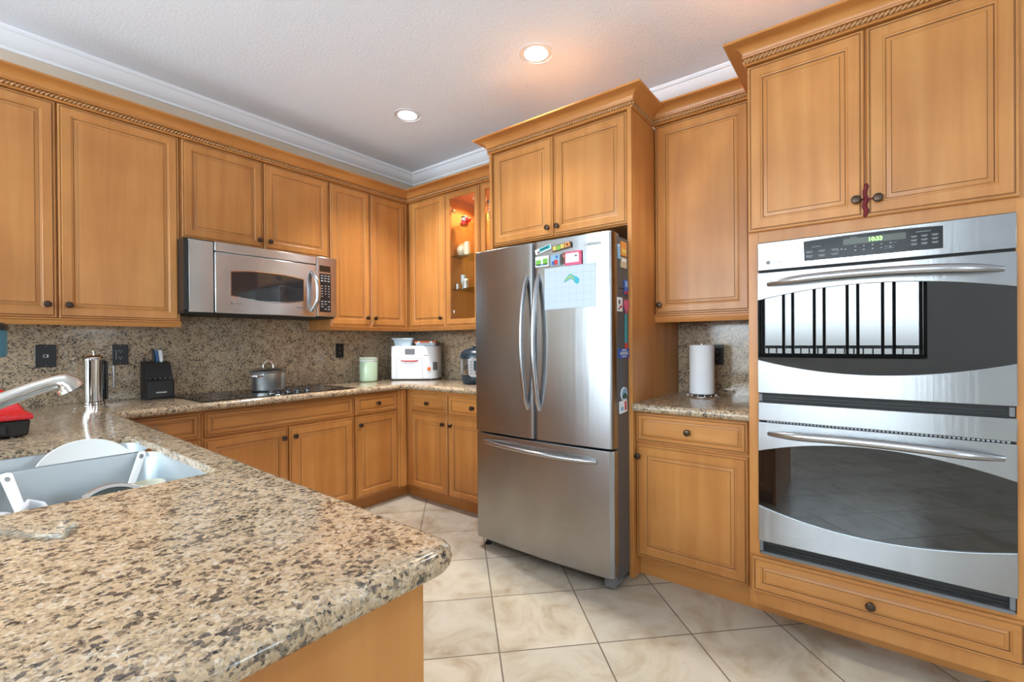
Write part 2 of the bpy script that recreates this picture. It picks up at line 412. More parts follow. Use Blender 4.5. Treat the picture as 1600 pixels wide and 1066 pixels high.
# west window frame and panes, seen in the reflections; south glass door added for fill
DARKF = simple('dark_window_frame', (.02, .018, .016), .4)
fr = MB(); nwin = 5
Wm = lambda a, d, z: (WX-d, a, z)
fr.box(WIN_Y0, WIN_Y1, .0, .1, WIN_Z0-.03, WIN_Z0+.03, mp=Wm); fr.box(WIN_Y0, WIN_Y1, .0, .1, WIN_Z1-.04, WIN_Z1, mp=Wm)
for i in range(nwin+1):
    y = WIN_Y0+(WIN_Y1-WIN_Y0)*i/nwin
    fr.box(max(WIN_Y0, y-.075), max(WIN_Y0, y-.075)+.035, .02, .08, WIN_Z0, WIN_Z1, mp=Wm)
    fr.box(min(WIN_Y1, y+.075)-.035, min(WIN_Y1, y+.075), .02, .08, WIN_Z0, WIN_Z1, mp=Wm)
w1 = struct(fr.build('window_1', DARKF, smooth=0))
MB().box(WIN_Y0, WIN_Y1, .045, .05, WIN_Z0, WIN_Z1, mp=Wm).build('pane', GLASS, w1, smooth=0)
fr = MB(); Sm = lambda a, d, z: (a, SY-d, z)
for x in (SD_X0+.04, SD_X1-.04): fr.box(x-.04, x+.04, .0, .1, 0, SD_Z1, mp=Sm)
fr.box(SD_X0, SD_X1, 0, .1, SD_Z1-.06, SD_Z1, mp=Sm); fr.box(SD_X0, SD_X1, 0, .1, 0, .06, mp=Sm)
d1 = struct(fr.build('added_door_1', DARKF, smooth=0))
MB().box(SD_X0, SD_X1, .045, .05, .06, SD_Z1-.06, mp=Sm).build('pane', GLASS, d1, smooth=0)
fr = MB()
for x in (S2_X0+.03, (S2_X0+S2_X1)/2, S2_X1-.03): fr.box(x-.03, x+.03, .0, .1, S2_Z0, S2_Z1, mp=Sm)
fr.box(S2_X0, S2_X1, 0, .1, S2_Z1-.05, S2_Z1, mp=Sm); fr.box(S2_X0, S2_X1, 0, .1, S2_Z0, S2_Z0+.05, mp=Sm)
w2 = struct(fr.build('added_window_2', DARKF, smooth=0))  # invented opening, lets extra daylight onto the stove wall
MB().box(S2_X0, S2_X1, .045, .05, S2_Z0, S2_Z1, mp=Sm).build('pane', GLASS, w2, smooth=0)
fr = MB()
for y in (WD_Y0+.04, (WD_Y0+WD_Y1)/2, WD_Y1-.04): fr.box(y-.04, y+.04, .0, .1, 0, WD_Z1, mp=Wm)
fr.box(WD_Y0, WD_Y1, 0, .1, WD_Z1-.06, WD_Z1, mp=Wm); fr.box(WD_Y0, WD_Y1, 0, .1, 0, .06, mp=Wm)
d2 = struct(fr.build('added_door_2', DARKF, smooth=0))  # added opening down to the floor, lights the ceiling and west-facing fronts
MB().box(WD_Y0, WD_Y1, .045, .05, .06, WD_Z1-.06, mp=Wm).build('pane', GLASS, d2, smooth=0)
# balcony outside the west window
rail = MB(); rail.box(WX-1.5, WX-1.44, -6, 1, 1.10, 1.15)
for i in range(58): rail.box(WX-1.48, WX-1.46, -6+i*.12, -5.98+i*.12, -.2, 1.1)
rail.box(WX-2.0, WX-.12, -6.5, 1.5, -.3, -.2, mat=1)
struct(rail.build('balcony_railing', [DARKF, PALE], smooth=0))

# ------------------------------------------------------------------ cabinet parts
BANDS = [  # inset, height above the back, material of the band that follows
    (0, 0, 0), (0, .013, 0), (.004, .0175, 0), (.009, .0175, 1), (.0105, .0155, 1), (.012, .0155, 0), (.015, .020, 0), (.049, .020, 0), (.0515, .0175, 0),
    (.054, .0180, 0), (.0575, .0165, 1), (.060, .0125, 0), (.074, .0150, 1), (.0760, .0175, 0)]
def front_panel(mb, mp, s0, s1, z0, z1, n0, k=1.0, glass=False):
    bands = BANDS[:9] + [(.054, .012, 0), (.054, 0, 0)] if glass else BANDS
    rings = []; mats = []
    for ins, h, m in bands:
        i = ins*k if ins > .016 else ins
        rings.append([mp(s0+i, n0+h, z0+i), mp(s1-i, n0+h, z0+i), mp(s1-i, n0+h, z1-i), mp(s0+i, n0+h, z1-i)]); mats.append(m)
    mb.loft(rings, not glass, not glass, mats=mats[:-1]+[0] if glass else mats)
    if not glass: mb.m[-1] = 0; mb.m[-2] = 0
    if glass:  # back annulus
        n = 4; a = rings[0]; b = rings[-1]; o = len(mb.v); mb.v += list(a)+list(b)
        for j in range(4):
            mb.f.append([o+j, o+(j+1) % 4, o+4+(j+1) % 4, o+4+j]); mb.m.append(0)
def knob(parent, mp, s, z, n, r=.0165):
    ax = Vector(mp(0, 1, 0)) - Vector(mp(0, 0, 0))
    mb = MB(); c = mp(s, n, z)
    mb.lathe([(.010, 0), (.010, .003), (.0065, .006), (.0065, .014), (r*.75, .017), (r, .021), (r, .025), (r*.86, .029), (r*.55, .0305)], c, 10, ax)
    return mb.build('knob', BRONZE, parent, smooth=25)
def door(parent, mp, s0, s1, z0, z1, n0, kn=None, name='door', k=1.0, mat=None):
    mb = MB(); front_panel(mb, mp, s0, s1, z0, z1, n0, k)
    d = mb.build(name, [mat or WV, GLZ], parent, smooth=20)
    if kn: knob(d, mp, kn[0], kn[1], n0+.0175)
    return d
def drawer(parent, mp, s0, s1, z0, z1, n0, kn=True, k=.55):
    return door(parent, mp, s0, s1, z0, z1, n0, ((s0+s1)/2, (z0+z1)/2) if kn else None, 'drawer' if kn else 'false_front', k, WH)
def rope(path, o, z, r, parent, pitch=.0165, name='rope_trim'):
    """twisted rope bead that follows the offset path"""
    n = len(path); pts = []
    for i in range(n):
        p = Vector(path[i]); d0 = (p-Vector(path[i-1])).normalized() if i else None; d1 = (Vector(path[i+1])-p).normalized() if i < n-1 else None
        d0 = d0 or d1; d1 = d1 or d0
        n0 = Vector((d0.y, -d0.x)); n1 = Vector((d1.y, -d1.x)); mt = (n0+n1)/(1+n0.dot(n1)); pts.append(p+mt*o)
    mb = MB(); m = 12
    for i in range(n-1):
        a, b = pts[i], pts[i+1]; L = (b-a).length; d = (b-a)/L; w = Vector((d.y, -d.x)); st = max(2, int(L/(pitch/8)))
        rings = []
        for q in range(st+1):
            x = L*q/st; ring = []
            for j in range(m):
                th = 2*math.pi*j/m; rr = r*(1+.30*math.cos(2*th - 2*math.pi*x/pitch))
                ring.append((a.x+d.x*x+w.x*rr*math.cos(th), a.y+d.y*x+w.y*rr*math.cos(th), z+rr*math.sin(th)))
            rings.append(ring)
        k0 = len(mb.f); mb.loft(rings)
        for q in range(st):
            for j in range(m):
                if math.cos(2*math.pi*(2*j+1)/m - 2*math.pi*L*(q+.5)/st/pitch) < -.55: mb.m[k0+q*m+j] = 1
    return mb.build(name, [ROPEM, GLZ], parent, smooth=60)
ROPEM = simple('rope_wood', (.50, .25, .095), .4)
def cab_crown(path, zb, label, H=.09, P=.078):
    """stained wooden crown along the top of a cabinet run"""
    t = thing('crown_molding', label, 'molding', (path[0][0], path[0][1], zb))
    f = H/.09
    pr = [(-.03, zb), (.004, zb), (.009, zb+.005*f), (.006, zb+.010*f), (.001, zb+.012*f), (.001, zb+.030*f), (.006, zb+.032*f), (.013, zb+.034*f), (.015, zb+.039*f), (.011, zb+.042*f)]
    for i in range(7):
        a = i/6*math.pi/2
        pr.append((.013+(P-.020)*(1-math.cos(a)), zb+(.043+.036*math.sin(a))*f))
    pr += [(P-.003, zb+.080*f), (P, zb+.083*f), (P, zb+.09*f), (-.03, zb+.09*f)]
    mb = MB(); mb.sweep(path, pr)
    mb.build('cornice', WH, t, smooth=25)
    rope(path, .0055, zb+.021*f, .0088*f, t)
    return t
def carcass(parent, mp, s0, s1, n0, n1, z0, z1, mat=None, name='carcass'):
    return MB().box(s0, s1, n0, n1, z0, z1, mp=mp).build(name, mat or WV, parent, bevel=.0015, smooth=0)
def light_rail(parent, mp, s0, s1, n1, z0, z1, name='light_rail', left_ret=None, right_ret=None):
    """moulded strip below a wall cabinet"""
    mb = MB()
    pr = [(n1-.020, z1), (n1+.004, z1), (n1+.004, z1-.006), (n1-.002, z1-.010), (n1-.004, z0+.008), (n1-.008, z0), (n1-.020, z0)]
    mb.loft([[mp(s, n, z) for n, z in pr] for s in (s0, s1)])
    for e in (left_ret, right_ret):
        if e is not None: mb.box(e-.009, e+.009, .02, n1-.004, z0+.001, z0+.0118, mp=mp)
    return mb.build(name, WH, parent, smooth=25)
UT, UB, RB = 2.452, 1.372, 1.337     # wall cabinet door top, door bottom, light rail bottom
# --- A: left of the microwave
A = thing('wall_cabinet', 'tall two-door maple wall cabinet left of the microwave', 'cabinet', N(-2.55, 0, RB))
carcass(A, N, -3.09, -2.030, 0.001, .317, RB+.012, UT+.004)
door(A, N, -3.085, -2.553, UB, UT, .317, (-2.590, 1.438)); door(A, N, -2.547, -2.036, UB, UT, .317, (-2.512, 1.438))
light_rail(A, N, -3.09, -2.030, .335, RB, UB-.002, right_ret=-2.039)
# --- B: above the microwave
B = thing('wall_cabinet', 'short two-door maple wall cabinet directly above the microwave', 'cabinet', N(-1.55, 0, 1.865))
carcass(B, N, -2.028, -1.086, 0.001, .317, 1.862, UT+.004)
door(B, N, -2.022, -1.562, 1.872, UT, .317, (-1.592, 1.925)); door(B, N, -1.556, -1.092, 1.872, UT, .317, (-1.524, 1.925))
# --- C: right of the microwave
C_ = thing('wall_cabinet', 'tall two-door maple wall cabinet between the microwave and the room corner', 'cabinet', N(-.73, 0, RB))
carcass(C_, N, -1.084, -.001, 0.001, .317, RB+.012, UT+.004)
door(C_, N, -1.080, -.735, UB, UT, .317, (-.770, 1.438)); door(C_, N, -.727, -.378, UB, UT, .317, (-.695, 1.438))
light_rail(C_, N, -1.084, -.342, .335, RB, UB-.002, left_ret=-1.075)
# fluted filler in the inside corner
mb = MB(); mb.loft([[N(-.376, .318, z), N(-.376, .334, z), N(-.366, .338, z), N(-.358, .333, z), N(-.352, .330, z), N(-.345, .318, z)] for z in (UB, UT)])
mb.build('corner_filler', WV, C_, smooth=0)
# --- D
D_ = thing('wall_cabinet', 'narrow single-door maple wall cabinet beside the glass-fronted cabinet', 'cabinet', E(.6, 0, RB))
carcass(D_, E, .338, .803, .001, .334, RB+.012, UT+.004)
door(D_, E, .374, .800, UB, UT, .334, (.764, 1.438))
light_rail(D_, E, .338, .803, .352, RB, UB-.002)
# --- E/F glass-fronted display cabinet
G_ = thing('display_cabinet', 'glass-fronted display cabinet glowing orange inside, left of refrigerator', 'cabinet', E(1.2, 0, RB))
mb = MB()
s0, s1 = .805, 1.606
for a in ((s0, s1, .001, .02, RB+.012, UT+.004), (s0, s0+.018, .02, .332, RB+.012, UT+.004), (s1-.018, s1, .02, .332, RB+.012, UT+.004),
          (s0+.018, s1-.018, .02, .332, RB+.012, RB+.045), (s0+.018, s1-.018, .02, .332, UT-.020, UT+.004)): mb.box(*a, mp=E)
mb.build('carcass', WIN_IN, G_, smooth=0)
for a, b in ((.807, 1.186), (1.192, 1.604)):
    mb = MB(); front_panel(mb, E, a, b, UB, UT, .334, 1.0, True)
    d = mb.build('door', [WV, GLZ], G_, smooth=20)
    MB().box(a+.05, b-.05, .342, .346, UB+.05, UT-.05, mp=E).build('glass_pane', GLASS, d, smooth=0)
    for z in (UB+.10, UT-.16): MB().box(a+.056, a+.080, .30, .333, z, z+.026, mp=E).build('hinge', NICKEL, d, bevel=.002, smooth=0)
MB().box(1.170, 1.208, .318, .333, UB, UT, mp=E).build('center_stile', WV, G_, smooth=0)
light_rail(G_, E, .805, 1.606, .352, RB, UB-.002)
SHZ = (1.675, 1.945, 2.185)
for z in SHZ: MB().box(s0+.020, s1-.020, .03, .300, z-.008, z, mp=E).build('glass_shelf', SHELFG, G_, smooth=0)
for s in (.99, 1.40):
    MB().lathe([(.035, 0), (.035, -.012), (.028, -.012), (.028, -.008)], E(s, .17, UT-.020), 20).build('puck_light', TRIMW, G_)
    d = bpy.data.lights.new('puck_light_lamp', 'SPOT'); d.energy = 11; d.color = (1, .50, .20); d.spot_size = R(150); d.spot_blend = .6; d.shadow_soft_size = .025
    o = bpy.data.objects.new('puck_light_lamp', d); COL.objects.link(o); o.location = E(s, .17, UT-.036)
# --- fridge cabinet with full-height side panels
FCN = .70
H_ = thing('refrigerator_cabinet', 'deep two-door maple cabinet above the refrigerator with tall side panels', 'cabinet', E(2.1, 0, 0))
carcass(H_, E, 1.632, 2.562, .001, FCN-.001, 1.850, 2.4475)
door(H_, E, 1.640, 2.094, 1.856, 2.440, FCN, (2.064, 1.905)); door(H_, E, 2.100, 2.558, 1.856, 2.440, FCN, (2.130, 1.905))
MB().box(1.610, 1.631, .001, .722, 0, 2.4475, mp=E).build('side_panel', WV, H_, bevel=.002)
MB().box(2.563, 2.587, .001, .728, 0, 2.4475, mp=E).build('side_panel', WV, H_, bevel=.002)
# --- G nook wall cabinet
GN = .404
K_ = thing('wall_cabinet', 'single-door maple wall cabinet over the paper towel nook beside the ovens', 'cabinet', E(2.85, 0, RB))
carcass(K_, E, 2.589, 3.144, .001, GN, RB+.014, UT+.004)
door(K_, E, 2.597, 3.088, 1.386, UT, GN, (2.622, 1.438))
MB().box(3.090, 3.144, GN, GN+.018, 1.386, UT, mp=E).build('filler_strip', WV, K_, smooth=0)
light_rail(K_, E, 2.589, 3.144, GN+.018, RB+.003, 1.384)
# --- crown runs
cab_crown([(-3.09, -.337), (-.354, -.337), (-.354, -1.608)], UT+.004, 'long rope-trimmed maple crown molding above the left wall cabinets', .088)
cab_crown([(-.436, -1.610), (-.722, -1.610), (-.722, -2.587), (-.440, -2.587)], 2.448, 'rope-trimmed maple crown molding capping the refrigerator cabinet', .088)
cab_crown([(-.424, -2.590), (-.424, -3.144)], UT+.004, 'short rope-trimmed maple crown molding above the nook wall cabinet', .088)

# ------------------------------------------------------------------ oven tower
ON = .790; TN = .645
T_ = thing('oven_cabinet', 'tall maple cabinet holding the double wall oven, two doors above', 'cabinet', E(3.57, 0, 0))
mb = MB()
mb.box(3.150, 3.168, .001, ON, .10, 2.409, mp=E); mb.box(3.972, 3.990, .001, ON, .10, 2.409, mp=E)
mb.box(3.168, 3.972, .001, ON, 1.650, 2.409, mp=E); mb.box(3.168, 3.972, .001, ON, .10, .325, mp=E); mb.box(3.168, 3.972, .001, .05, .325, 1.675, mp=E)
mb.build('carcass', WV, T_, smooth=0)
for a, b in ((3.150, 3.1895), (3.9505, 3.990)): MB().box(a, b, ON-.018, ON+.001, .315, 1.692, mp=E).build('stile', WV, T_, bevel=.001, smooth=0)
door(T_, E, 3.152, 3.553, 1.697, 2.405, ON, (3.528, 1.762)); door(T_, E, 3.559, 3.958, 1.697, 2.405, ON, (3.594, 1.758))
drawer(T_, E, 3.160, 3.972, .160, .308, ON, k=.7)
MB().box(3.1485, 3.990, .40, TN, 0, .0995, mp=E).build('toe_kick', WH, T_, smooth=0)
cab_crown([(-.440, -3.150), (-.810, -3.150), (-.810, -3.990), (-.02, -3.990)], 2.410, 'rope-trimmed maple crown molding on top of the oven cabinet', .086)

# ------------------------------------------------------------------ base cabinets
BT = .870
BN = .600
def base(label, mp, s0, s1, n1, toe_n, fronts, at, extra=None, extra2=None):
    t = thing('base_cabinet', label, 'cabinet', mp(at, 0, 0))
    carcass(t, mp, s0, s1, .001, n1, .10, BT)
    MB().box(s0-(extra2 or 0), s1+extra if extra else s1, .05, toe_n, 0, .0995, mp=mp).build('toe_kick', WH, t, smooth=0)
    for f in fronts:
        kind, a, b, z0, z1, kn = f
        if kind == 'door': door(t, mp, a, b, z0, z1, n1, kn)
        else: drawer(t, mp, a, b, z0, z1, n1, kind == 'drawer')
    return t
base('maple base cabinet tucked in the corner behind the sink peninsula', N, -2.49, -2.022, BN, .545, [('drawer', -2.45, -2.032, .715, .855, 1), ('door', -2.45, -2.032, .107, .702, (-2.07, .64))], -2.25)
base('wide maple base cabinet under the cooktop with a long false front', N, -2.020, -1.070, BN, .545,
     [('false', -2.011, -1.078, .715, .855, 0), ('door', -2.011, -1.547, .107, .702, (-1.578, .640)), ('door', -1.540, -1.078, .107, .702, (-1.506, .640))], -1.55)
bc = base('narrow one-drawer maple base cabinet right of the cooktop', N, -1.068, -.5935, BN, .545,
     [('drawer', -1.062, -.690, .715, .855, 1), ('door', -1.062, -.690, .107, .702, (-1.030, .640))], -.88, .056)
mb = MB(); mb.loft([[N(-.686, .600, z), N(-.686, .612, z), N(-.672, .617, z), N(-.655, .611, z), N(-.640, .616, z), N(-.612, .618, z), N(-.600, .612, z), N(-.594, .600, z)] for z in (.10, .862)])
mb.build('corner_filler', WV, bc, smooth=0)
base('one-drawer maple base cabinet in the corner beside the refrigerator run', E, .602, 1.088, BN-.008, .537,
     [('drawer', .671, 1.083, .700, .845, 1), ('door', .671, 1.083, .100, .688, (1.050, .630))], .85, None, .0565)
base('maple base cabinet partly hidden behind the refrigerator left edge', E, 1.090, 1.606, BN-.008, .537,
     [('drawer', 1.095, 1.600, .700, .845, 1), ('door', 1.095, 1.600, .100, .688, (1.130, .630))], 1.35)
base('single-door maple base cabinet under the paper towel nook', E, 2.589, 3.148, .680, TN, 
     [('drawer', 2.591, 3.126, .712, .862, 1), ('door', 2.591, 3.126, .116, .699, (2.606, .638))], 2.87)
# peninsula base
PX0, PX1, PY0 = -3.30, -2.500, -3.005
P_ = thing('peninsula_cabinet', 'maple peninsula base with plain end panel below the granite bar', 'cabinet', (-2.9, -1.8, 0))
MB().box(PX0, PX1, PY0, PY0+.02, 0, BT).build('end_panel', WV, P_, bevel=.002)
MB().box(PX0, PX0+.02, PY0+.02, -.62, 0, BT).build('back_panel', WV, P_, smooth=0)
mb = MB(); mb.box(PX1-.022, PX1-.002, PY0+.02, -2.35, .10, BT); mb.box(PX1-.022, PX1-.002, -2.35, -1.4, .10, .64); mb.box(PX1-.022, PX1-.002, -1.4, -.62, .10, BT)
mb.build('face_frame', WV, P_, smooth=0)
MB().box(PX1-.09, PX1-.07, PY0+.02, -.56, 0, .10).build('toe_kick', WH, P_, smooth=0)
Pm = lambda s, n, z: (PX1-.002+n, s, z)
for a, b in ((-2.98, -2.56), (-2.55, -2.0), (-1.99, -1.42), (-1.41, -.72)):
    door(P_, Pm, a, b, .107, .63, 0, (b-.03, .58))

# ------------------------------------------------------------------ worktops
def arc(cx, cy, r, a0, a1, n=6):
    return [(cx+r*math.cos(R(a0+(a1-a0)*i/n)), cy+r*math.sin(R(a0+(a1-a0)*i/n))) for i in range(n+1)]
CT, CB = .912, .871
outer = [(-3.38, -.022), (-.022, -.022), (-.022, -1.606), (-.648, -1.606)]
outer += [(-.648, -.70)] + arc(-.678, -.655, .03, 0, 90, 4)[:0] + [(-.668, -.672)]
outer += [(-.70, -.665), (-1.1, -.672), (-1.6, -.684), (-2.38, -.690)]
outer += [(-2.400, -.70), (-2.408, -.725), (-2.425, -1.6), (-2.440, -2.3)]
outer += arc(-2.452-.055, -3.053+.055, .055, 0, -90, 6)
outer += [(-3.0, -3.045), (-3.38, -3.040)]
def offset_poly(poly, d):
    n = len(poly); res = []
    for i in range(n):
        a, b, c = Vector(poly[i-1]), Vector(poly[i]), Vector(poly[(i+1) % n])
        d0 = (b-a).normalized(); d1 = (c-b).normalized(); n0 = Vector((d0.y, -d0.x)); n1 = Vector((d1.y, -d1.x))
        m = (n0+n1)/(1+n0.dot(n1)); res.append(tuple(b+m*d))
    return res
def slab(outer, holes, z0, z1, rnd, name, mat, parent=None):
    """stone slab, bullnose edge all round, straight cut holes"""
    bm = bmesh.new(); rings = []
    for k in range(9):
        a = -math.pi/2+math.pi*k/8
        off = rnd*(1-math.cos(a)); z = (z0+z1)/2+(z1-z0)/2*math.sin(a)
        rings.append([bm.verts.new((x, y, z)) for x, y in offset_poly(outer, off)])
    n = len(outer)
    for i in range(8):
        for j in range(n):
            bm.faces.new([rings[i][j], rings[i][(j+1) % n], rings[i+1][(j+1) % n], rings[i+1][j]])
    hr = []
    for h in holes:
        h2 = offset_poly(h[::-1], -.03)[::-1]
        lo = [bm.verts.new((x, y, z0)) for x, y in h2]; hi = [bm.verts.new((x, y, z1)) for x, y in h]
        m0 = [bm.verts.new((x, y, z1-.022)) for x, y in h]; m1 = [bm.verts.new((x, y, z1-.022)) for x, y in h2]
        for A_, B_ in ((lo, m1), (m1, m0), (m0, hi)):
            for j in range(len(h)): bm.faces.new([A_[j], A_[(j+1) % len(h)], B_[(j+1) % len(h)], B_[j]])
        hr.append((lo, hi))
    for top in (0, 1):
        es = []
        loops = [rings[-1] if top else rings[0]] + [h[top] for h in hr]
        for lp in loops:
            for j in range(len(lp)):
                e = bm.edges.get((lp[j], lp[(j+1) % len(lp)])); es.append(e)
        bmesh.ops.triangle_fill(bm, use_beauty=True, use_dissolve=False, edges=es)
    bmesh.ops.recalc_face_normals(bm, faces=bm.faces)
    me = bpy.data.meshes.new(name); bm.to_mesh(me); bm.free(); me.materials.append(mat)
    for p in me.polygons: p.use_smooth = True
    me.set_sharp_from_angle(angle=R(35))
    o = bpy.data.objects.new(name, me); COL.objects.link(o); o['_o'] = (0, 0, 0)
    return o
HX0, HX1, HY0, HY1 = -2.98, -2.520, -2.262, -1.490
def rrect(x0, x1, y0, y1, r, n=5):
    return arc(x1-r, y1-r, r, 0, 90, n)+arc(x0+r, y1-r, r, 90, 180, n)+arc(x0+r, y0+r, r, 180, 270, n)+arc(x1-r, y0+r, r, 270, 360, n)
wt = slab(outer[::-1] if False else outer, [rrect(HX0, HX1, HY0, HY1, .035)], CB, CT, .020, 'worktop', GRAN)
tag(wt, 'large speckled tan granite worktop wrapping both walls and the sink peninsula', 'countertop')
mb = MB()
k = 8; pr = [(.022, CB), (.722, CB)]+[(.722+.020*math.sin(math.pi*i/k), (CB+CT)/2-(CT-CB)/2*math.cos(math.pi*i/k)) for i in range(1, k)]+[(.722, CT), (.022, CT)]
mb.loft([[E(s, n, z) for n, z in pr] for s in (2.589, 3.148)])
o = mb.build('worktop', GRAN, origin=(-.3, -2.87, CB)); tag(o, 'small speckled granite worktop in the nook under the paper towel roll', 'countertop')
# backsplashes
mb = MB(); mb.box(-3.38, -2.029, .0012, .020, CT-.03, RB+.010, mp=N); mb.box(-2.029, -1.085, .0012, .020, CT-.03, 1.445, mp=N); mb.box(-1.085, -.0205, .0012, .020, CT-.03, RB+.010, mp=N)
tag(mb.build('backsplash', GRAN, origin=(-1.7, 0, CT), smooth=0), 'polished speckled granite backsplash on the wall behind the cooktop', 'backsplash')
tag(MB().box(.0012, 1.608, .0012, .020, CT-.03, RB+.010, mp=E).build('backsplash', GRAN, origin=(0, -.8, CT), smooth=0), 'speckled granite backsplash behind the white appliance and pressure cooker', 'backsplash')
tag(MB().box(2.589, 3.148, .0012, .020, CT-.03, RB+.012, mp=E).build('backsplash', GRAN, origin=(0, -2.87, CT), smooth=0), 'speckled granite backsplash in the nook behind the paper towel roll', 'backsplash')


# ------------------------------------------------------------------ refrigerator
fn = lambda s: .926 + .020*(1-((s-2.115)/.455)**2)
F_ = thing('refrigerator', 'stainless french-door refrigerator with bottom freezer drawer, magnets stuck to it', 'refrigerator', E(2.115, .48, 0))
MB().box(1.664, 2.566, .03, .862, .035, 1.762, mp=E).build('body', FRSIDE, F_, bevel=.004)
def fdoor(s0, s1, z0, z1, name):
    k = 16; poly = [(s0, .868), (s1, .868)]
    r = .016
    for i in range(k+1):
        s = s1-(s1-s0)*i/k; d = min(s-s0, s1-s); c = max(0, r-d) / r
        poly.append((s, fn(s) - r*(1-math.sqrt(max(0, 1-c*c)))))
        if i in (0, k-1):
            for q in ((.35, .65) if i == 0 else (.35, .65)):
                s = s1-(s1-s0)*(i+q)/k; d = min(s-s0, s1-s); c = max(0, r-d)/r
                poly.append((s, fn(s) - r*(1-math.sqrt(max(0, 1-c*c)))))
    mb = MB(); mb.loft([[E(s, n, z) for s, n in poly] for z in (z0, z1)])
    return mb.build(name, SS, F_, bevel=.003, smooth=35)
dl = fdoor(1.660, 2.112, .704, 1.775, 'door'); dr = fdoor(2.118, 2.570, .704, 1.775, 'door'); fz = fdoor(1.660, 2.570, .066, .694, 'freezer_drawer')
def bowed(parent, p0, p1, bulge, rad, mat, n=18, ends=.0, flat=1.0, name='handle', up=None):
    """bar standing off its door: two ends on the surface, bowed outward"""
    p0, p1, bulge = Vector(p0), Vector(p1), Vector(bulge); pts = []; rr = []
    for i in range(n+1):
        t = i/n; h = math.sin(math.pi*t)**.62 if 0 < t < 1 else 0
        pts.append(p0.lerp(p1, t)+bulge*h); rr.append(rad*(1 if .04 < t < .96 else .92))
    return MB().tube(pts, rr, 12, flat=flat, up=up).build(name, mat, parent, smooth=50)
bowed(dl, E(2.070, fn(2.07)-.004, .868), E(2.070, fn(2.07)-.004, 1.596), (-.062, 0, 0), .0150, SSH, flat=.85, up=(-1, 0, 0))
bowed(dr, E(2.149, fn(2.15)-.004, .868), E(2.149, fn(2.15)-.004, 1.596), (-.062, 0, 0), .0150, SSH, flat=.85, up=(-1, 0, 0))
bowed(fz, E(1.742, fn(1.75)-.004, .650), E(2.482, fn(2.48)-.004, .634), (-.060, 0, 0), .0145, SSH, flat=.9, up=(-1, 0, 0))
for a, b in ((1.70, 1.80), (2.46, 2.55)): MB().box(a, b, .80, .90, 1.762, 1.785, mp=E).build('hinge_cover', GREY, F_, bevel=.006)
MB().box(1.70, 2.53, .70, .845, .03, .064, mp=E).build('base_grille', BLACKM, F_, bevel=.002)
for s in (1.70, 2.535):
    MB().box(s-.028, s+.028, .80, .905 if s > 2 else .85, .012, .060, mp=E).build('foot_bracket', GREY, F_, bevel=.004)
    MB().lathe([(.02, 0), (.02, .012), (.008, .016), (.008, .03)], E(s, .86, 0), 12).build('foot', BLACK, F_)
MB().box(2.566, 2.5685, .70, .84, 1.50, 1.505, mp=E).build('side_seam', BLACKM, F_, smooth=0)
text('brand_lettering', 'SAMSUNG', .0195, dr, E, 2.469, fn(2.469)+.0035, 1.722, LGREY, .0012, .0006, 1.0)

def flatq(name, s, z, w, h, rot, mat, label, cat, n, th=.004, mp=E, group=None, parent=None, bev=.0008, rnd=.003):
    """thin card at (s, z) on the face at depth n, rotated"""
    c, q = math.cos(R(rot)), math.sin(R(rot))
    poly = [(s+a*c-b*q, z+a*q+b*c) for a, b in rrect(-w/2, w/2, -h/2, h/2, min(rnd, w/3, h/3), 3)]
    mb = MB(); mb.prism(poly, mp, n, n+th)
    o = mb.build(name, mat, parent, origin=None if parent else mp(s, n, z), smooth=0)
    if not parent: tag(o, label, cat, group)
    return o
TEAL = simple('magnet_teal', (.03, .36, .40), .35); YEL = simple('magnet_yellow', (.70, .55, .12), .4); GREEN = simple('magnet_green', (.20, .50, .06), .4)
PINK = simple('magnet_pink', (.68, .10, .20), .4); BLUE = simple('magnet_blue', (.03, .10, .42), .35); SKY = simple('magnet_sky', (.25, .45, .62), .4)
ORG = simple('magnet_orange', (.75, .28, .06), .4); REDM = simple('magnet_red', (.62, .03, .02), .35); BRN = simple('magnet_brown', (.10, .05, .025), .5); TANM = simple('magnet_tan', (.55, .45, .28), .5)
def mag(s, z, w, h, rot, mat, label, bits=(), n=None, mp=E, name='magnet', group='magnets on the refrigerator'):
    nn = (fn(s+w*.25)+.0006 if n is None else n)
    if n is None: nn = max(fn(s-w/2), fn(s+w/2), fn(s))+.0003
    o = flatq(name, s, z, w, h, rot, mat, label, 'magnet', nn, .005, mp, group)
    c, q = math.cos(R(rot)), math.sin(R(rot))
    for (bs, bz, bw, bh, bm, bname) in bits:
        flatq(bname, s+bs*c-bz*q, z+bs*q+bz*c, bw, bh, rot, bm, None, None, nn+.0045, .0015, mp, parent=o, rnd=.002)
    return o
mag(2.183, 1.727, .104, .028, 13, WHITEP, 'teal banner-shaped magnet tilted at the top left of the right door', [(.012, .002, .068, .019, TEAL, 'banner'), (-.03, -.006, .012, .010, BRN, 'figure'), (.01, .002, .05, .004, WHITEP, 'stripe')])
mag(2.297, 1.727, .116, .030, 7, BRN, 'dark banner magnet with bright yellow, green and red letters', [(-.042, .002, .022, .022, YEL, 'patch'), (-.018, 0, .020, .022, GREEN, 'patch'), (.006, .002, .022, .022, YEL, 'patch'), (.036, .003, .030, .024, ORG, 'patch'), (.036, .003, .010, .010, REDM, 'patch')])
mag(2.175, 1.664, .086, .056, 0, WHITEP, 'white picture magnet showing green trees, left of the blue one', [(-.022, -.005, .032, .028, GREEN, 'picture'), (.022, -.003, .030, .032, GREEN, 'picture'), (0, -.018, .07, .008, SKY, 'path')])
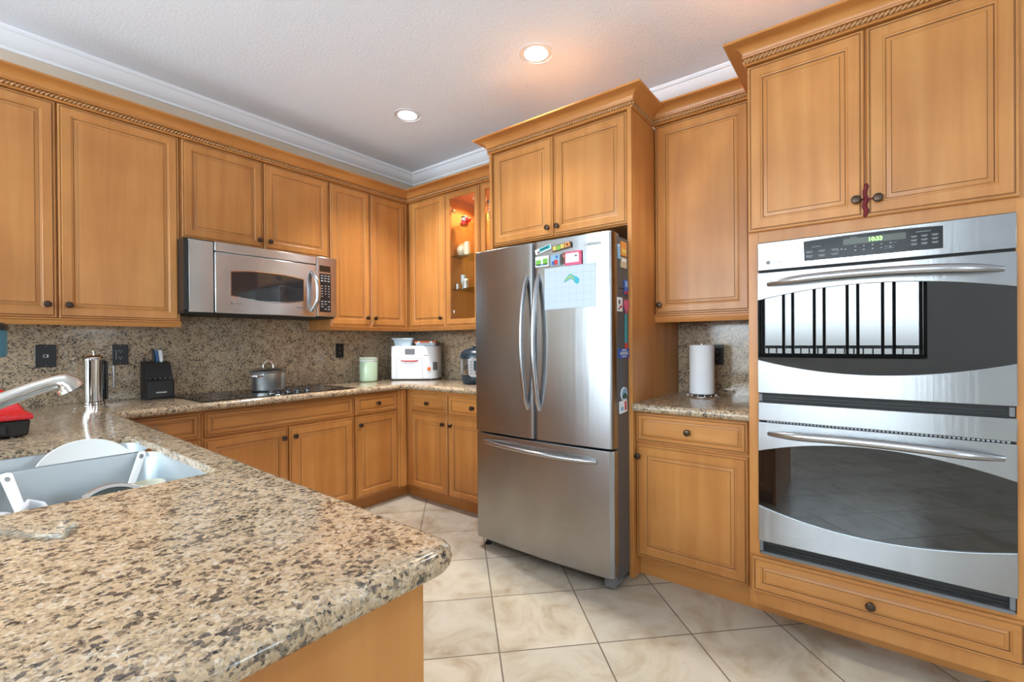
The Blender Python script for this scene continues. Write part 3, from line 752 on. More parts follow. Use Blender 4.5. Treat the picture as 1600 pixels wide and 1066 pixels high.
mag(2.264, 1.662, .066, .056, 0, SKY, 'blue picture magnet with a small red shape in the middle', [(0, -.012, .022, .026, REDM, 'picture'), (-.018, -.014, .016, .018, BLUE, 'picture'), (.028, 0, .009, .054, BRN, 'border'), (.004, .016, .012, .014, BLUE, 'figure')])
mag(2.309, 1.666, .013, .058, 0, BRN, 'narrow dark brown strip magnet beside the pink frame', [(0, .012, .007, .014, ORG, 'patch')])
mag(2.364, 1.662, .098, .070, 0, PINK, 'pink framed magnet holding a white card with a scribble', [(-.004, .002, .078, .048, WHITEP, 'card'), (.018, .010, .016, .006, GREY, 'scribble') , (.040, .022, .012, .008, REDM, 'corner')])
# calendar sheet
def calendar_mat():
    m, t, b = nodes('calendar_paper')
    tc = t.nodes.new('ShaderNodeTexCoord'); sp = t.nodes.new('ShaderNodeSeparateXYZ'); t.links.new(tc.outputs['Object'], sp.inputs[0])
    gy = mathn(t, 'PINGPONG', sp.outputs['Y'], .0205); gz = mathn(t, 'PINGPONG', sp.outputs['Z'], .0175)
    l = mathn(t, 'MAXIMUM', mathn(t, 'LESS_THAN', gy, .0007), mathn(t, 'LESS_THAN', gz, .0007))
    c = mixc(t, mathn(t, 'MULTIPLY', l, .55), (.56, .65, .72), (.34, .40, .47))
    t.links.new(c, b.inputs['Base Color']); b.inputs['Roughness'].default_value = .6
    return m
CAL = calendar_mat()
mb = MB(); sc, zc = 2.338, 1.516; W2, H2 = .149, .109
rings = []
for i in range(13):
    s = sc-W2+2*W2*i/12; base_n = fn(s)+.0012; sk = .004*(i/12-.5)
    rings.append([E(s, base_n, zc-H2+sk), E(s, base_n+.0008, zc-H2+sk), E(s, base_n+.0008, zc+H2+sk), E(s, base_n, zc+H2+sk)])
mb.loft(rings)
cal = mb.build('wall_calendar', CAL, origin=E(sc, fn(sc), zc), smooth=30); tag(cal, 'white calendar sheet held on the right refrigerator door', 'calendar')
poly = [(2.308, 1.540), (2.316, 1.560), (2.336, 1.579), (2.352, 1.583), (2.366, 1.572), (2.384, 1.566), (2.398, 1.552), (2.396, 1.536), (2.384, 1.527), (2.372, 1.536), (2.362, 1.550), (2.346, 1.558), (2.330, 1.548)]
TURQ = simple('calendar_picture_turquoise', (.03, .42, .52), .5)
o = MB().prism(poly, lambda a, d, b: E(a, fn(a)+.0022+d, b), 0, .0008).build('picture', TURQ, cal, smooth=0); plabel(o, 'green and turquoise island picture')
poly = [(2.314, 1.545), (2.322, 1.561), (2.340, 1.576), (2.354, 1.577), (2.366, 1.563), (2.372, 1.548), (2.360, 1.556), (2.346, 1.563), (2.330, 1.554)]
MB().prism(poly, lambda a, d, b: E(a, fn(a)+.0032+d, b), 0, .0006).build('picture_land', simple('calendar_picture_green', (.32, .50, .20), .5), cal, smooth=0)
for i, (a, w) in enumerate(((2.245, .06), (2.31, .09), (2.42, .05))): MB().box(a-w/2, a+w/2, fn(a)+.0020, fn(a)+.0030, 1.600-i*.006, 1.603-i*.006, mp=E).build('heading', LGREY, cal, smooth=0)
# magnets on the side of the refrigerator (a = distance from the fridge wall)
SM = lambda a, d, z: (-.78+(a), -2.5664-d, z)
def smag(nc, z, w, h, rot, mat, label, bits=(), name='magnet'):
    return mag(.78-nc, z, w, h, rot, mat, label, bits, n=.0003, mp=SM, name=name, group='magnets on the refrigerator')
smag(.790, 1.705, .070, .072, 0, ORG, 'orange sunset picture magnet at the top of the refrigerator side', [(0, -.012, .05, .02, YEL, 'picture')])
smag(.790, 1.635, .066, .054, 0, TANM, 'tan picture magnet just below the orange sunset one', [(0, .012, .05, .014, WHITEP, 'picture')])
smag(.846, 1.685, .026, .074, 5, SKY, 'narrow light blue magnet beside the orange sunset one', [(0, .03, .014, .01, WHITEP, 'cap')])
smag(.764, 1.512, .044, .076, 0, BLUE, 'tall blue magnet with red and white foot', [(0, .016, .03, .03, SKY, 'picture'), (0, -.028, .042, .014, REDM, 'foot'), (.006, -.028, .012, .010, WHITEP, 'patch')])
smag(.840, 1.420, .058, .070, 0, WHITEP, 'white card magnet with dark scribbles beside the pink heart', [(-.008, .012, .018, .02, BRN, 'scribble'), (.008, -.012, .026, .012, REDM, 'scribble'), (-.012, -.022, .012, .01, BRN, 'scribble')])
hp = []
for i in range(24):
    a = 2*math.pi*i/24; hp.append((.02+ .00205*16*math.sin(a)**3*.95, 1.418+.0026*(13*math.cos(a)-5*math.cos(2*a)-2*math.cos(3*a)-math.cos(4*a))))
ht = MB().prism(hp, SM, .0003, .0060).build('magnet', PINK, origin=SM(.02, 0, 1.418), smooth=0); tag(ht, 'pink heart magnet with a hanging strip on the refrigerator side', 'magnet', 'magnets on the refrigerator')
flatq('hanging_strip', .018, 1.300, .024, .150, 0, TEAL, None, None, .0004, .003, SM, parent=ht)
flatq('strip_end', .018, 1.208, .026, .034, 0, REDM, None, None, .0004, .004, SM, parent=ht)
smag(.795, 1.174, .125, .048, 0, BLUE, 'blue license-plate-shaped magnet on the refrigerator side', [(0, .016, .05, .005, WHITEP, 'stripe'), (0, -.017, .05, .004, WHITEP, 'stripe')]+[(-.04+.016*i, 0, .010, .017, LGREY, 'character') for i in range(6)])
rp = [(-.014+.036*math.cos(2*math.pi*i/24), .967+.034*math.sin(2*math.pi*i/24)) for i in range(24)]
rm = MB().prism(rp, SM, .0003, .005).build('magnet', WHITEP, origin=SM(-.014, 0, .967), smooth=0); tag(rm, 'round scenic magnet low on the refrigerator side', 'magnet', 'magnets on the refrigerator')
MB().prism([(-.014+.031*math.cos(2*math.pi*i/24), .967+.029*math.sin(2*math.pi*i/24)) for i in range(24)], SM, .005, .006).build('picture', SKY, rm, smooth=0)
MB().prism([(-.042, .957), (-.03, .963), (-.022, .975), (-.012, .965), (-.004, .972), (.014, .957), (.008, .944), (-.036, .944)], SM, .006, .007).build('mountain', simple('magnet_dark_green', (.03, .09, .07), .5), rm, smooth=0)
smag(.805, .903, .086, .062, 3, WHITEP, 'white card magnet with red figure, lowest on the refrigerator side', [(.022, .002, .020, .044, REDM, 'figure'), (-.018, -.008, .03, .018, SKY, 'picture')])

# ------------------------------------------------------------------ double wall oven
O_ = thing('wall_oven', 'stainless double wall oven with green clock and black glass doors', 'oven', E(3.57, .6, .33))
OS0, OS1 = 3.188, 3.950; OF = .797
MB().box(3.172, 3.966, .06, ON-.02, .33, 1.646, mp=E).build('body', BLACKM, O_, smooth=0)
MB().box(3.1905, 3.9485, ON-.02, OF-.004, .332, 1.640, mp=E).build('trim_frame', BLACKM, O_, smooth=0)
cp = MB().box(OS0, OS1, ON+.001, OF+.012, 1.528, 1.646, mp=E).build('control_panel', SS, O_, bevel=.003)
# black control glass with an arched lower and upper edge
def archpoly(s0, s1, zb, zt, bb, bt, r=.006, k=14):
    """zb/zt edge heights, bb/bt extra at the middle"""
    P = []
    for i in range(k+1):
        t = i/k; P.append((s0+(s1-s0)*t, zb+bb*(1-(2*t-1)**2)))
    for i in range(k+1):
        t = 1-i/k; P.append((s0+(s1-s0)*t, zt+bt*(1-(2*t-1)**2)))
    return P
CGL = simple('control_glass', (.010, .010, .011), .22, 0, .25)
cg = MB().prism(archpoly(3.357, 3.772, 1.551, 1.629, 0, .006), E, OF+.012, OF+.0145).build('control_glass', CGL, cp, smooth=0)
mb = MB().prism(archpoly(3.353, 3.776, 1.547, 1.633, 0, .006), E, OF+.011, OF+.0130); mb.build('control_bezel', CHROME, cp, smooth=0)
LCD = simple('clock_display', (.045, .055, .035), .25)
MB().box(3.487, 3.673, OF+.0143, OF+.0152, 1.598, 1.6215, mp=E).build('display', LCD, cp, smooth=0)
CLK = simple('clock_digits', (.1, .9, .1), .5, emit=(.25, 1.0, .12), estr=2.2)
text('clock_digits', '10:33', .0205, cp, E, 3.585, OF+.0156, 1.6095, CLK, .0002, .0004, .95)
def keys(parent, mp, n, items, mat=LGREY, name='key_print'):
    mb = MB()
    for s, z, w, h in items: mb.box(s-w/2, s+w/2, n, n+.0006, z-h/2, z+h/2, mp=mp)
    o = mb.build(name, mat, parent, smooth=0); o['kind'] = 'stuff'; return o
it = []
for i in range(3):
    for j in range(2): it.append((3.376+i*.042, 1.588-j*.017, .024, .0022)); it.append((3.376+i*.042, 1.583-j*.017, .018, .0018))
it += [(3.47+.012*k, 1.582+.002*(k % 2), .006, .004) for k in range(3)]
for i in range(5):
    for j in range(2): it.append((3.525+i*.026, 1.589-j*.0145, .005, .004))
it += [(3.625, 1.5775, .030, .0008), (3.625, 1.570, .030, .0008), (3.638, 1.589, .02, .0008), (3.520, 1.6245, .02, .0018), (3.40, 1.605, .03, .0018)]
for i in range(3):
    for j in range(3): it.append((3.695+i*.028, 1.603-j*.0135, .018, .0022)); it.append((3.695+i*.028, 1.5995-j*.0135, .013, .0016))
it += [(3.72, 1.617, .04, .002)]
KEYG = simple('key_print_grey', (.30, .30, .31), .6)
keys(cp, E, OF+.0143, it, KEYG)
lg = MB().lathe([(.0075, 0), (.0075, .0012)], E(3.229, OF+.012, 1.560), 18, (-1, 0, 0)).build('logo_badge', BLACK, cp, smooth=0)
text('logo_monogram', 'GE', .008, cp, E, 3.229, OF+.0135, 1.560, LGREY, .0002)
text('logo_lettering', 'Profile', .0115, cp, E, 3.266, OF+.0125, 1.559, GREY, .0002)
def oven_door(z0, z1, g0, g1, gm0, gm1, hz0, hz1, hm):
    """steel top and bottom with arched edges around full-width black glass"""
    k = 24
    d = MB(); zs = lambda e, m, s: e+(m-e)*(1-((s-(OS0+OS1)/2)/((OS1-OS0)/2))**2)
    S_ = [OS0+(OS1-OS0)*i/k for i in range(k+1)]
    top = [(s, zs(g1, gm1, s)) for s in S_]; bot = [(s, zs(g0, gm0, s)) for s in S_]
    tp = MB().prism(top+[(OS1, z1), (OS0, z1)], E, OF-.004, OF+.018).build('door', SS, O_, bevel=.002, smooth=0)
    MB().prism([(OS0, z0), (OS1, z0)]+bot[::-1], E, OF-.004, OF+.018).build('lower_rail', SS, tp, bevel=.002, smooth=0)
    MB().prism([(s, z-.006) for s, z in bot]+[(s, z+.006) for s, z in top[::-1]], E, OF-.003, OF+.012).build('window_glass', OVENG, tp, smooth=0)
    P0, P1 = Vector(E(3.228, OF+.016, hz0)), Vector(E(3.918, OF+.016, hz1)); pts = []; rr = []
    for i in range(25):
        t = i/24; h = 1-(2*t-1)**2; pts.append(P0.lerp(P1, t)+Vector((-.046*min(1, h*1.6)**.7, 0, hm*h))); rr.append(.0095+.0065*min(1, h*2.2))
    MB().tube(pts, rr, 14, flat=.8, up=(0, 0, 1)).build('handle', SSH, tp, smooth=60)
    return tp
oven_door(1.012, 1.518, 1.152, 1.402, 1.100, 1.446, 1.468, 1.463, .016)
oven_door(.384, .888, .534, .764, .480, .824, .842, .838, .012)
MB().box(OS0, OS1, OF-.004, OF+.016, .895, .972, mp=E).build('middle_panel', SS, O_, bevel=.003)
for z0, z1 in ((.976, 1.008), (.338, .380)):
    mb = MB(); mb.box(3.20, 3.94, OF-.010, OF-.003, z0+.004, z1-.004, mp=E)
    v = mb.build('vent', BLACKM, O_, smooth=0)
    for j in range(2): MB().box(3.205, 3.935, OF-.004, OF+.002, z0+.006+j*.012, z0+.010+j*.012, mp=E).build('vent_slat', BLACK, v, smooth=0)
    for s in (3.190, 3.932): MB().box(s, s+.014, OF-.004, OF+.006, z0, z1, mp=E).build('vent_bracket', GREY, v, bevel=.002)
MB().box(3.196, 3.944, ON-.004, OF+.010, .326, .337, mp=E).build('bottom_trim', GREY, O_, bevel=.001)
mb = MB()
for i in range(60): mb.box(3.22+i*.012, 3.227+i*.012, OF-.003, OF+.004, .889, .8935, mp=E)
o = mb.build('vent_holes', LGREY, O_, smooth=0); o['kind'] = 'stuff'

# ------------------------------------------------------------------ microwave
M_ = thing('microwave', 'stainless over-the-range microwave hung above the cooktop', 'microwave', N(-1.57, .2, 1.415))
MB().box(-2.024, -1.092, .024, .412, 1.430, 1.858, mp=N).build('body', BLACK, M_, bevel=.003)
MB().box(-2.046, -1.104, .06, .418, 1.416, 1.432, mp=N).build('underside_grille', BLACKM, M_, bevel=.003)
mb = MB(); mb.loft([[N(s, n, z) for n, z in ((.340, 1.430), (.426, 1.430), (.434, 1.438), (.434, 1.838), (.426, 1.848), (.340, 1.852))] for s in (-2.047, -2.024)])
mb.build('side_trim', BLACK, M_, smooth=30)
MB().box(-2.023, -1.893, .412, .432, 1.424, 1.850, mp=N).build('filler_panel', SSM, M_, bevel=.004)
MB().box(-1.888, -1.248, .412, .434, 1.798, 1.854, mp=N).build('vent_grille', SSM, M_, bevel=.004)
md = MB().box(-1.888, -1.248, .412, .436, 1.424, 1.794, mp=N).build('door', SSM, M_, bevel=.005)
MB().prism(archpoly(-1.806, -1.338, 1.532, 1.684, -.024, .018), N, .435, .438).build('window_rim', CHROME, md, smooth=0)
MB().prism(archpoly(-1.800, -1.344, 1.537, 1.679, -.024, .018), N, .4375, .440).build('window_glass', MICG, md, smooth=0)
pts = []; rr = []
for i in range(21):
    t = i/20; h = 1-(2*t-1)**2; pts.append(N(-1.288+.022*h, .440+.050*min(1, h*1.4), 1.462+.280*t)); rr.append(.012+.007*h)
MB().tube(pts, rr, 12, flat=.75, up=(1, 0, 0)).build('handle', SSH, md, smooth=60)
lg = MB().lathe([(.0085, 0), (.0085, .001)], N(-1.798, .436, 1.486), 16, (0, -1, 0)).build('logo_badge', GREY, md, smooth=0)
text('logo_lettering', 'Profile', .014, md, N, -1.755, .4365, 1.486, GREY, .0002)
MB().box(-1.395, -1.330, .4358, .4368, 1.480, 1.488, mp=N).build('badge_strip', GREY, md, smooth=0)
mc = MB().box(-1.245, -1.092, .412, .434, 1.430, 1.858, mp=N).build('control_panel', SSM, M_, bevel=.004)
MB().box(-1.225, -1.141, .4335, .436, 1.752, 1.796, mp=N).build('display', simple('microwave_display', (.03, .022, .014), .2), mc, smooth=0)
MB().box(-1.225, -1.139, .4335, .4355, 1.462, 1.738, mp=N).build('keypad', BLACK, mc, smooth=0)
it = []
for r_ in range(14):
    if r_ in (3, 9): continue
    for c_ in range(3):
        if r_ >= 8 and (r_+c_) % 4 == 1: continue
        it.append((-1.207+c_*.026, 1.723-r_*.0185, .017 if r_ < 3 or r_ > 8 else .009, .0055))
keys(mc, N, .4354, it, LGREY)

# ------------------------------------------------------------------ cooktop and pot
K2 = thing('cooktop', 'black glass cooktop set into the granite under the microwave', 'cooktop', N(-1.55, .38, CT))
MB().box(-2.030, -1.075, .115, .640, CT+.0003, CT+.006, mp=N).build('glass_plate', COOKG, K2, bevel=.002)
for (s, n, r_) in ((-1.83, .50, .095), (-1.83, .25, .075), (-1.27, .50, .075), (-1.27, .25, .095)):
    mb = MB(); rg = []
    for j in range(40):
        a = 2*math.pi*j/40; rg.append([N(s+(r_+q)*math.cos(a), n+(r_+q)*math.sin(a), CT+.0062+h) for q, h in ((-.002, 0), (.002, 0), (.002, .0003), (-.002, .0003))])
    rg.append(rg[0]); mb.loft(rg, False, False); mb.build('burner_ring', GREY, K2, smooth=0)
for s, n in ((-1.625, .575), (-1.570, .535), (-1.520, .575), (-1.450, .545), (-1.385, .560)):
    kb = MB().lathe([(.024, 0), (.024, .004), (.021, .006), (.019, .018), (.016, .024), (.006, .025)], N(s, n, CT+.006), 18).build('control_knob', BLACK, K2, smooth=35)
    MB().lathe([(.0225, .0042), (.0225, .0075), (.020, .0078)], N(s, n, CT+.006), 18).build('chrome_ring', CHROME, kb, smooth=35)
pc = N(-1.530, .310, CT+.0063)
PT = thing('cooking_pot', 'stainless steel lidded pot standing on the cooktop', 'pot', pc)
POTM = simple('pot_steel', (.90, .90, .89), .30, 1.0)
MB().lathe([(.090, 0), (.098, .004), (.101, .014), (.108, .120), (.111, .128), (.113, .131), (.110, .133), (.105, .126), (.097, .014), (.0, .010)], pc, 40, caps=(True, True)).build('pot_body', POTM, PT, smooth=40)
lid = MB().lathe([(.112, .133), (.113, .137), (.104, .142), (.06, .155), (.0, .161)], pc, 40).build('lid', SSH, PT, smooth=50)
hp = [Vector(pc)+Vector((.034*math.cos(math.pi*i/12), 0, .155+.046*math.sin(math.pi*i/12))) for i in range(13)]
MB().tube(hp, .005, 8, flat=1.3).build('lid_handle', CHROME, lid)
for sg, ang in ((1, R(150)), (1, R(-30))):
    dx, dy = math.cos(ang), -math.sin(ang); px, py = -dy, dx
    C0 = Vector(pc)+Vector((0, 0, .106))
    P = [C0+Vector((dx*r_+px*w, dy*r_+py*w, 0)) for r_, w in ((.104, -.040), (.128, -.038), (.146, -.028), (.152, 0), (.146, .028), (.128, .038), (.104, .040))]
    MB().tube(P, .0055, 8, flat=.8).build('side_handle', CHROME, PT)

# ------------------------------------------------------------------ sink, faucet and dishes
SK = thing('kitchen_sink', 'double-bowl stainless sink sunk into the granite peninsula', 'sink', ((HX0+HX1)/2, (HY0+HY1)/2, .675))
YD = -1.700
def basin(y0, y1, depth):
    zt = CT-.0232
    prof = [(0, 0), (.002, .006), (.005, depth-.045), (.012, depth-.018), (.035, depth-.003), (.07, depth)]
    mb = MB(); rings = []
    for ins, dz in prof:
        rings.append([(x, y, zt-dz) for x, y in rrect(HX0-.004+ins, HX1+.004-ins, y0+ins, y1-ins, .05-min(ins*.4, .02), 6)])
    mb.loft(rings, False, True)
    b = mb.build('basin', SINK, SK, smooth=50)
    for p in b.data.polygons: pass
    return b
b1 = basin(HY0-.004, YD-.012, .209); b2 = basin(YD+.012, HY1+.004, .189)
mb = MB(); mb.loft([[(x, YD+a, CT-.030+h) for a, h in ((-.013, -.010), (-.011, -.003), (-.006, .002), (.006, .002), (.011, -.003), (.013, -.010))] for x in (HX0-.004, HX1+.004)])
mb.build('divider', SINK, SK, smooth=60)
for yc in ((HY0+YD)/2, (YD+HY1)/2): MB().lathe([(.042, .0), (.042, .002), (.03, .0015), (.0, -.001)], (-2.75, yc, CB-.19+.0 if yc < YD else CB-.17), 20).build('drain', CHROME, SK)
FA = thing('faucet', 'brushed nickel pull-out faucet reaching over the sink', 'faucet', (-3.085, -1.72, CT))
MB().lathe([(.034, 0), (.034, .006), (.028, .012), (.025, .05), (.025, .105), (.018, .125), (.0, .128)], (-3.085, -1.72, CT), 24).build('base', NICKEL, FA)
MB().tube([(-3.09, -1.72, 1.000), (-3.03, -1.72, 1.020), (-2.95, -1.72, 1.046), (-2.88, -1.72, 1.072), (-2.83, -1.72, 1.094), (-2.79, -1.72, 1.112), (-2.765, -1.72, 1.121), (-2.748, -1.72, 1.127), (-2.733, -1.72, 1.128), (-2.720, -1.72, 1.120), (-2.711, -1.72, 1.106)],
          [.018, .019, .020, .0205, .0205, .020, .0195, .0205, .0255, .030, .0325], 20, up=(0, 1, 0)).build('spout', NICKEL, FA, smooth=60)
MB().lathe([(.026, 0), (.026, .003)], (-2.7105, -1.72, 1.1055), 18, Vector((.42, 0, -.9)).normalized()).build('spray_face', GREY, FA)
MB().tube([(-3.085, -1.72, 1.035), (-3.10, -1.69, 1.07), (-3.115, -1.66, 1.11)], [.010, .009, .007], 10).build('lever', NICKEL, FA)
# dinner plate leaning in the far bowl
def oriented(prof, c, ax, n=36):
    return MB().lathe(prof, c, n, Vector(ax).normalized())
pl = oriented([(.0, .004), (.085, .004), (.128, .016), (.130, .018), (.128, .020), (.085, .009), (.0, .009)], (-2.657, -1.583, .803), (0, -.90, .43), 48).build('dinner_plate', WHITEC, origin=(-2.657, -1.583, .803), smooth=50)
tag(pl, 'large white dinner plate leaning in the far bowl of the sink', 'plate')
def utensil(name, p0, p1, w0, w1, th, mat, label, cat, hole=True):
    p0, p1 = Vector(p0), Vector(p1); d = (p1-p0).normalized(); side = d.cross(Vector((0, -1, .35))).normalized(); nrm = side.cross(d)
    t = thing(name, label, cat, tuple(p1)); mb = MB(); L = (p1-p0).length
    out = [(0, -w0*.5), (L, -w1*.5), (L, w1*.5), (0, w0*.5)] + [(-w0*.5*math.sin(math.pi*i/6), w0*.5*math.cos(math.pi*i/6)) for i in range(1, 6)]
    A = lambda a, q, b: tuple(p0+d*a+side*b+nrm*q)
    mb.prism(out, A, 0, th); mb.build('handle', mat, t, bevel=.0012, smooth=0)
    hl = [(.012+.009*math.cos(2*math.pi*i/14), .0055*math.sin(2*math.pi*i/14)) for i in range(14)]
    MB().prism(hl, A, -.0004, th+.0004).build('hanging_hole', GREY, t, smooth=0)
    bl = [(L, -w1*.5), (L+.02, -w1*1.2), (L+.075, -w1*1.3), (L+.075, w1*1.3), (L+.02, w1*1.2), (L, w1*.5)]
    MB().prism(bl, A, 0, th*.6).build('blade', mat, t, smooth=0)
    return t
UT_ = simple('pale_utensil', (.72, .75, .77), .3, .2)
utensil('spatula', (-2.842, -1.726, .880), (-2.815, -1.890, .755), .026, .019, .004, UT_, 'pale spatula leaning at the left of the near sink bowl', 'utensil')
utensil('spatula', (-2.552, -1.727, .886), (-2.632, -1.862, .755), .022, .014, .004, UT_, 'pale spatula leaning over the sink divider at the right', 'utensil')
# pan lid with steam holes
la = Vector((.10, -.86, .50)).normalized(); lc = Vector((-2.668, -1.985, .775))
LD = thing('pan_lid', 'round glass pan lid with steel rim standing in the near sink bowl', 'lid', tuple(lc))
LIDG = glass_mix('lid_glass', None, .10, .03, (.02, .035, .03))
MB().lathe([(.0, .016), (.05, .012), (.086, .002), (.086, -.001), (.05, .009), (.0, .013)], lc, 40, la).build('glass_dome', LIDG, LD, smooth=60)
mb = MB(); u = la.orthogonal().normalized(); v = la.cross(u)
MB().lathe([(.084, -.004), (.093, -.004), (.096, 0), (.093, .004), (.084, .004), (.084, -.004)], lc, 48, la, caps=(False, False)).build('steel_rim', CHROME, LD, smooth=40)
for i in range(12):
    a = 2*math.pi*i/12; MB().lathe([(.0026, 0), (.0026, .0012)], lc+u*(.068*math.cos(a))+v*(.068*math.sin(a))+la*.0065, 8, la).build('steam_hole', WHITEP, LD, smooth=0)
MB().lathe([(.006, .014), (.006, .022), (.015, .026), (.015, .036), (.0, .040)], lc, 16, la).build('knob', BLACK, LD, smooth=40)
mg = thing('mug', 'cream mug standing in the right corner of the near sink bowl', 'mug', (-2.573, -1.875, CB-.191))
MB().lathe([(.030, 0), (.036, .004), (.040, .06), (.041, .145), (.038, .147), (.036, .06), (.03, .008), (.0, .007)], (-2.573, -1.875, CB-.1905), 28).build('body', CREAM, mg, smooth=50)
MB().tube([Vector((-2.573, -1.836, CB-.19+.12))+Vector((0, .032*math.sin(math.pi*i/8), -.07*(i/8))) for i in range(9)], .005, 8).build('handle', CREAM, mg)
sp = thing('serving_spoon', 'white plastic serving spoon lying across the near sink bowl at left', 'utensil', (-2.80, -2.0, CB-.19))
MB().tube([(-2.850, -2.02, .840), (-2.828, -1.985, .858), (-2.806, -1.985, .850), (-2.788, -2.01, .815), (-2.780, -2.04, .77), (-2.778, -2.05, .73), (-2.778, -2.06, .688)], [.010, .012, .010, .008, .008, .007, .007], 10, flat=.5).build('handle', WHITEP, sp)
MB().lathe([(.0, -.010), (.016, -.008), (.024, .0), (.022, .001), (.014, -.005), (.0, -.007)], (-2.862, -2.03, .838), 18, Vector((.3, -.5, .8)).normalized(), sy=1.4).build('bowl', WHITEP, sp)
cu_ = MB().lathe([(.016, 0), (.020, .148), (.018, .149), (.014, .004), (.0, .003)], (-2.790, -1.950, CB-.191), 20).build('measuring_cup', SSH, origin=(-2.790, -1.950, CB-.19)); tag(cu_, 'small steel cup beside the white serving spoon in the sink', 'cup')
# clear strip on the counter
strip = [(-2.815, -2.446), (-2.822, -2.440), (-2.842, -2.492), (-2.868, -2.452), (-2.90, -2.372), (-3.06, -2.26), (-3.07, -2.275), (-2.912, -2.388), (-2.880, -2.468), (-2.848, -2.508), (-2.838, -2.508)]
o = MB().prism(strip, lambda a, d, b: (a, b, d), CT+.0004, CT+.0035).build('plastic_strip', glass_mix('clear_plastic', (.90, .91, .88), .16, .05), origin=(-2.86, -2.44, CT), smooth=0); tag(o, 'bent clear plastic strip lying on the granite in front of the sink', 'strip')

# ------------------------------------------------------------------ things on the worktops
# red and black appliance at far left
RB_ = thing('countertop_appliance', 'red and black countertop appliance at the left edge under the faucet spout', 'appliance', (-2.90, -1.08, CT))
mb = MB(); mb.loft([[(x0, y0, z), (x1, y0, z), (x1, y1, z), (x0, y1, z)] for x0, x1, y0, y1, z in ((-3.06, -2.748, -1.215, -.93, CT+.006), (-3.065, -2.742, -1.222, -.925, CT+.062))])
bb = mb.build('base', BLACK, RB_, bevel=.006)
mb = MB(); mb.loft([[(x0, y0, z), (x1, y0, z), (x1, y1, z), (x0, y1, z)] for x0, x1, y0, y1, z in ((-3.07, -2.734, -1.230, -.918, CT+.0625), (-3.07, -2.736, -1.229, -.919, CT+.080), (-3.05, -2.752, -1.205, -.930, CT+.088), (-3.03, -2.775, -1.16, -.95, CT+.135), (-3.02, -2.80, -1.12, -.97, CT+.166))])
mb.build('lid', RED, RB_, bevel=.006)
MB().box(-3.04, -2.80, -1.2245, -1.216, CT+.016, CT+.046).build('front_recess', BLACKM, RB_, bevel=.002)
MB().lathe([(.010, 0), (.012, .004), (.012, .022), (.008, .026)], (-2.770, -1.03, CT+.128), 14, (1, 0, 0)).build('latch', BLACK, RB_)
for x in (-3.03, -2.78):
    for y in (-1.19, -.96): MB().lathe([(.012, 0), (.012, .007)], (x, y, CT), 12).build('foot', BLACK, RB_)
# coffee maker whose head reaches into the frame
CO = thing('coffee_maker', 'dark blue coffee maker cut off by the left edge of the photo', 'appliance', (-2.99, -.55, CT))
MB().prism(rrect(-3.14, -2.84, -.69, -.41, .05, 5), lambda a, d, b: (a, b, d), CT, CT+.03).build('base', BLACK, CO, bevel=.004)
MB().prism(rrect(-3.14, -3.00, -.68, -.42, .05, 5), lambda a, d, b: (a, -.55+(b+.55)*.6, d), CT+.03, 1.20).build('column', DBLUE, CO, bevel=.004)
mb = MB(); mb.loft([[(x, y, z) for x, y in rrect(-3.14, -2.742-i, -.69+i*.4, -.41-i*.4, .11, 6)] for i, z in ((.004, 1.186), (0, 1.20), (0, 1.300))])
mb.build('head', TBLUE, CO, smooth=50)
mb = MB(); mb.loft([[(x, y, z) for x, y in rrect(-3.14, -2.738-i, -.694+i*.4, -.406-i*.4, .11, 6)] for i, z in ((0, 1.300), (.0, 1.318), (.012, 1.332), (.022, 1.3345))])
mb.build('lid', DBLUE, CO, smooth=50)
# carafe
cc = (-2.392, -.190, CT)
CA = thing('carafe', 'tall polished steel carafe with lid beside the duplex outlet', 'carafe', cc)
MB().lathe([(.044, 0), (.047, .003), (.047, .012), (.043, .016), (.043, .235), (.045, .240), (.045, .248), (.042, .250)], cc, 40).build('body', CHROME, CA, smooth=40)
ld = MB().lathe([(.044, .2505), (.043, .256), (.030, .266), (.012, .270), (.0, .271)], cc, 32).build('lid', CHROME, CA, smooth=50)
MB().lathe([(.006, .270), (.006, .280), (.009, .284), (.009, .292), (.0, .296)], cc, 14).build('plunger_knob', CHROME, ld)
MB().tube([(cc[0]+.079, cc[1]-.01, CT+.208), (cc[0]+.081, cc[1]-.01, CT+.15), (cc[0]+.080, cc[1]-.01, CT+.075)], [.0075, .0075, .005], 10, flat=.7).build('handle', SSH, CA)
for z in (.200, .165): MB().tube([(cc[0]+.040, cc[1]-.005, CT+z), (cc[0]+.078, cc[1]-.01, CT+z)], .0035, 8).build('handle_bracket', SSH, CA)
MB().box(cc[0]+.0435, cc[0]+.056, cc[1]-.012, cc[1]+.006, CT+.02, CT+.235).build('spine', BLACK, CA, bevel=.003)
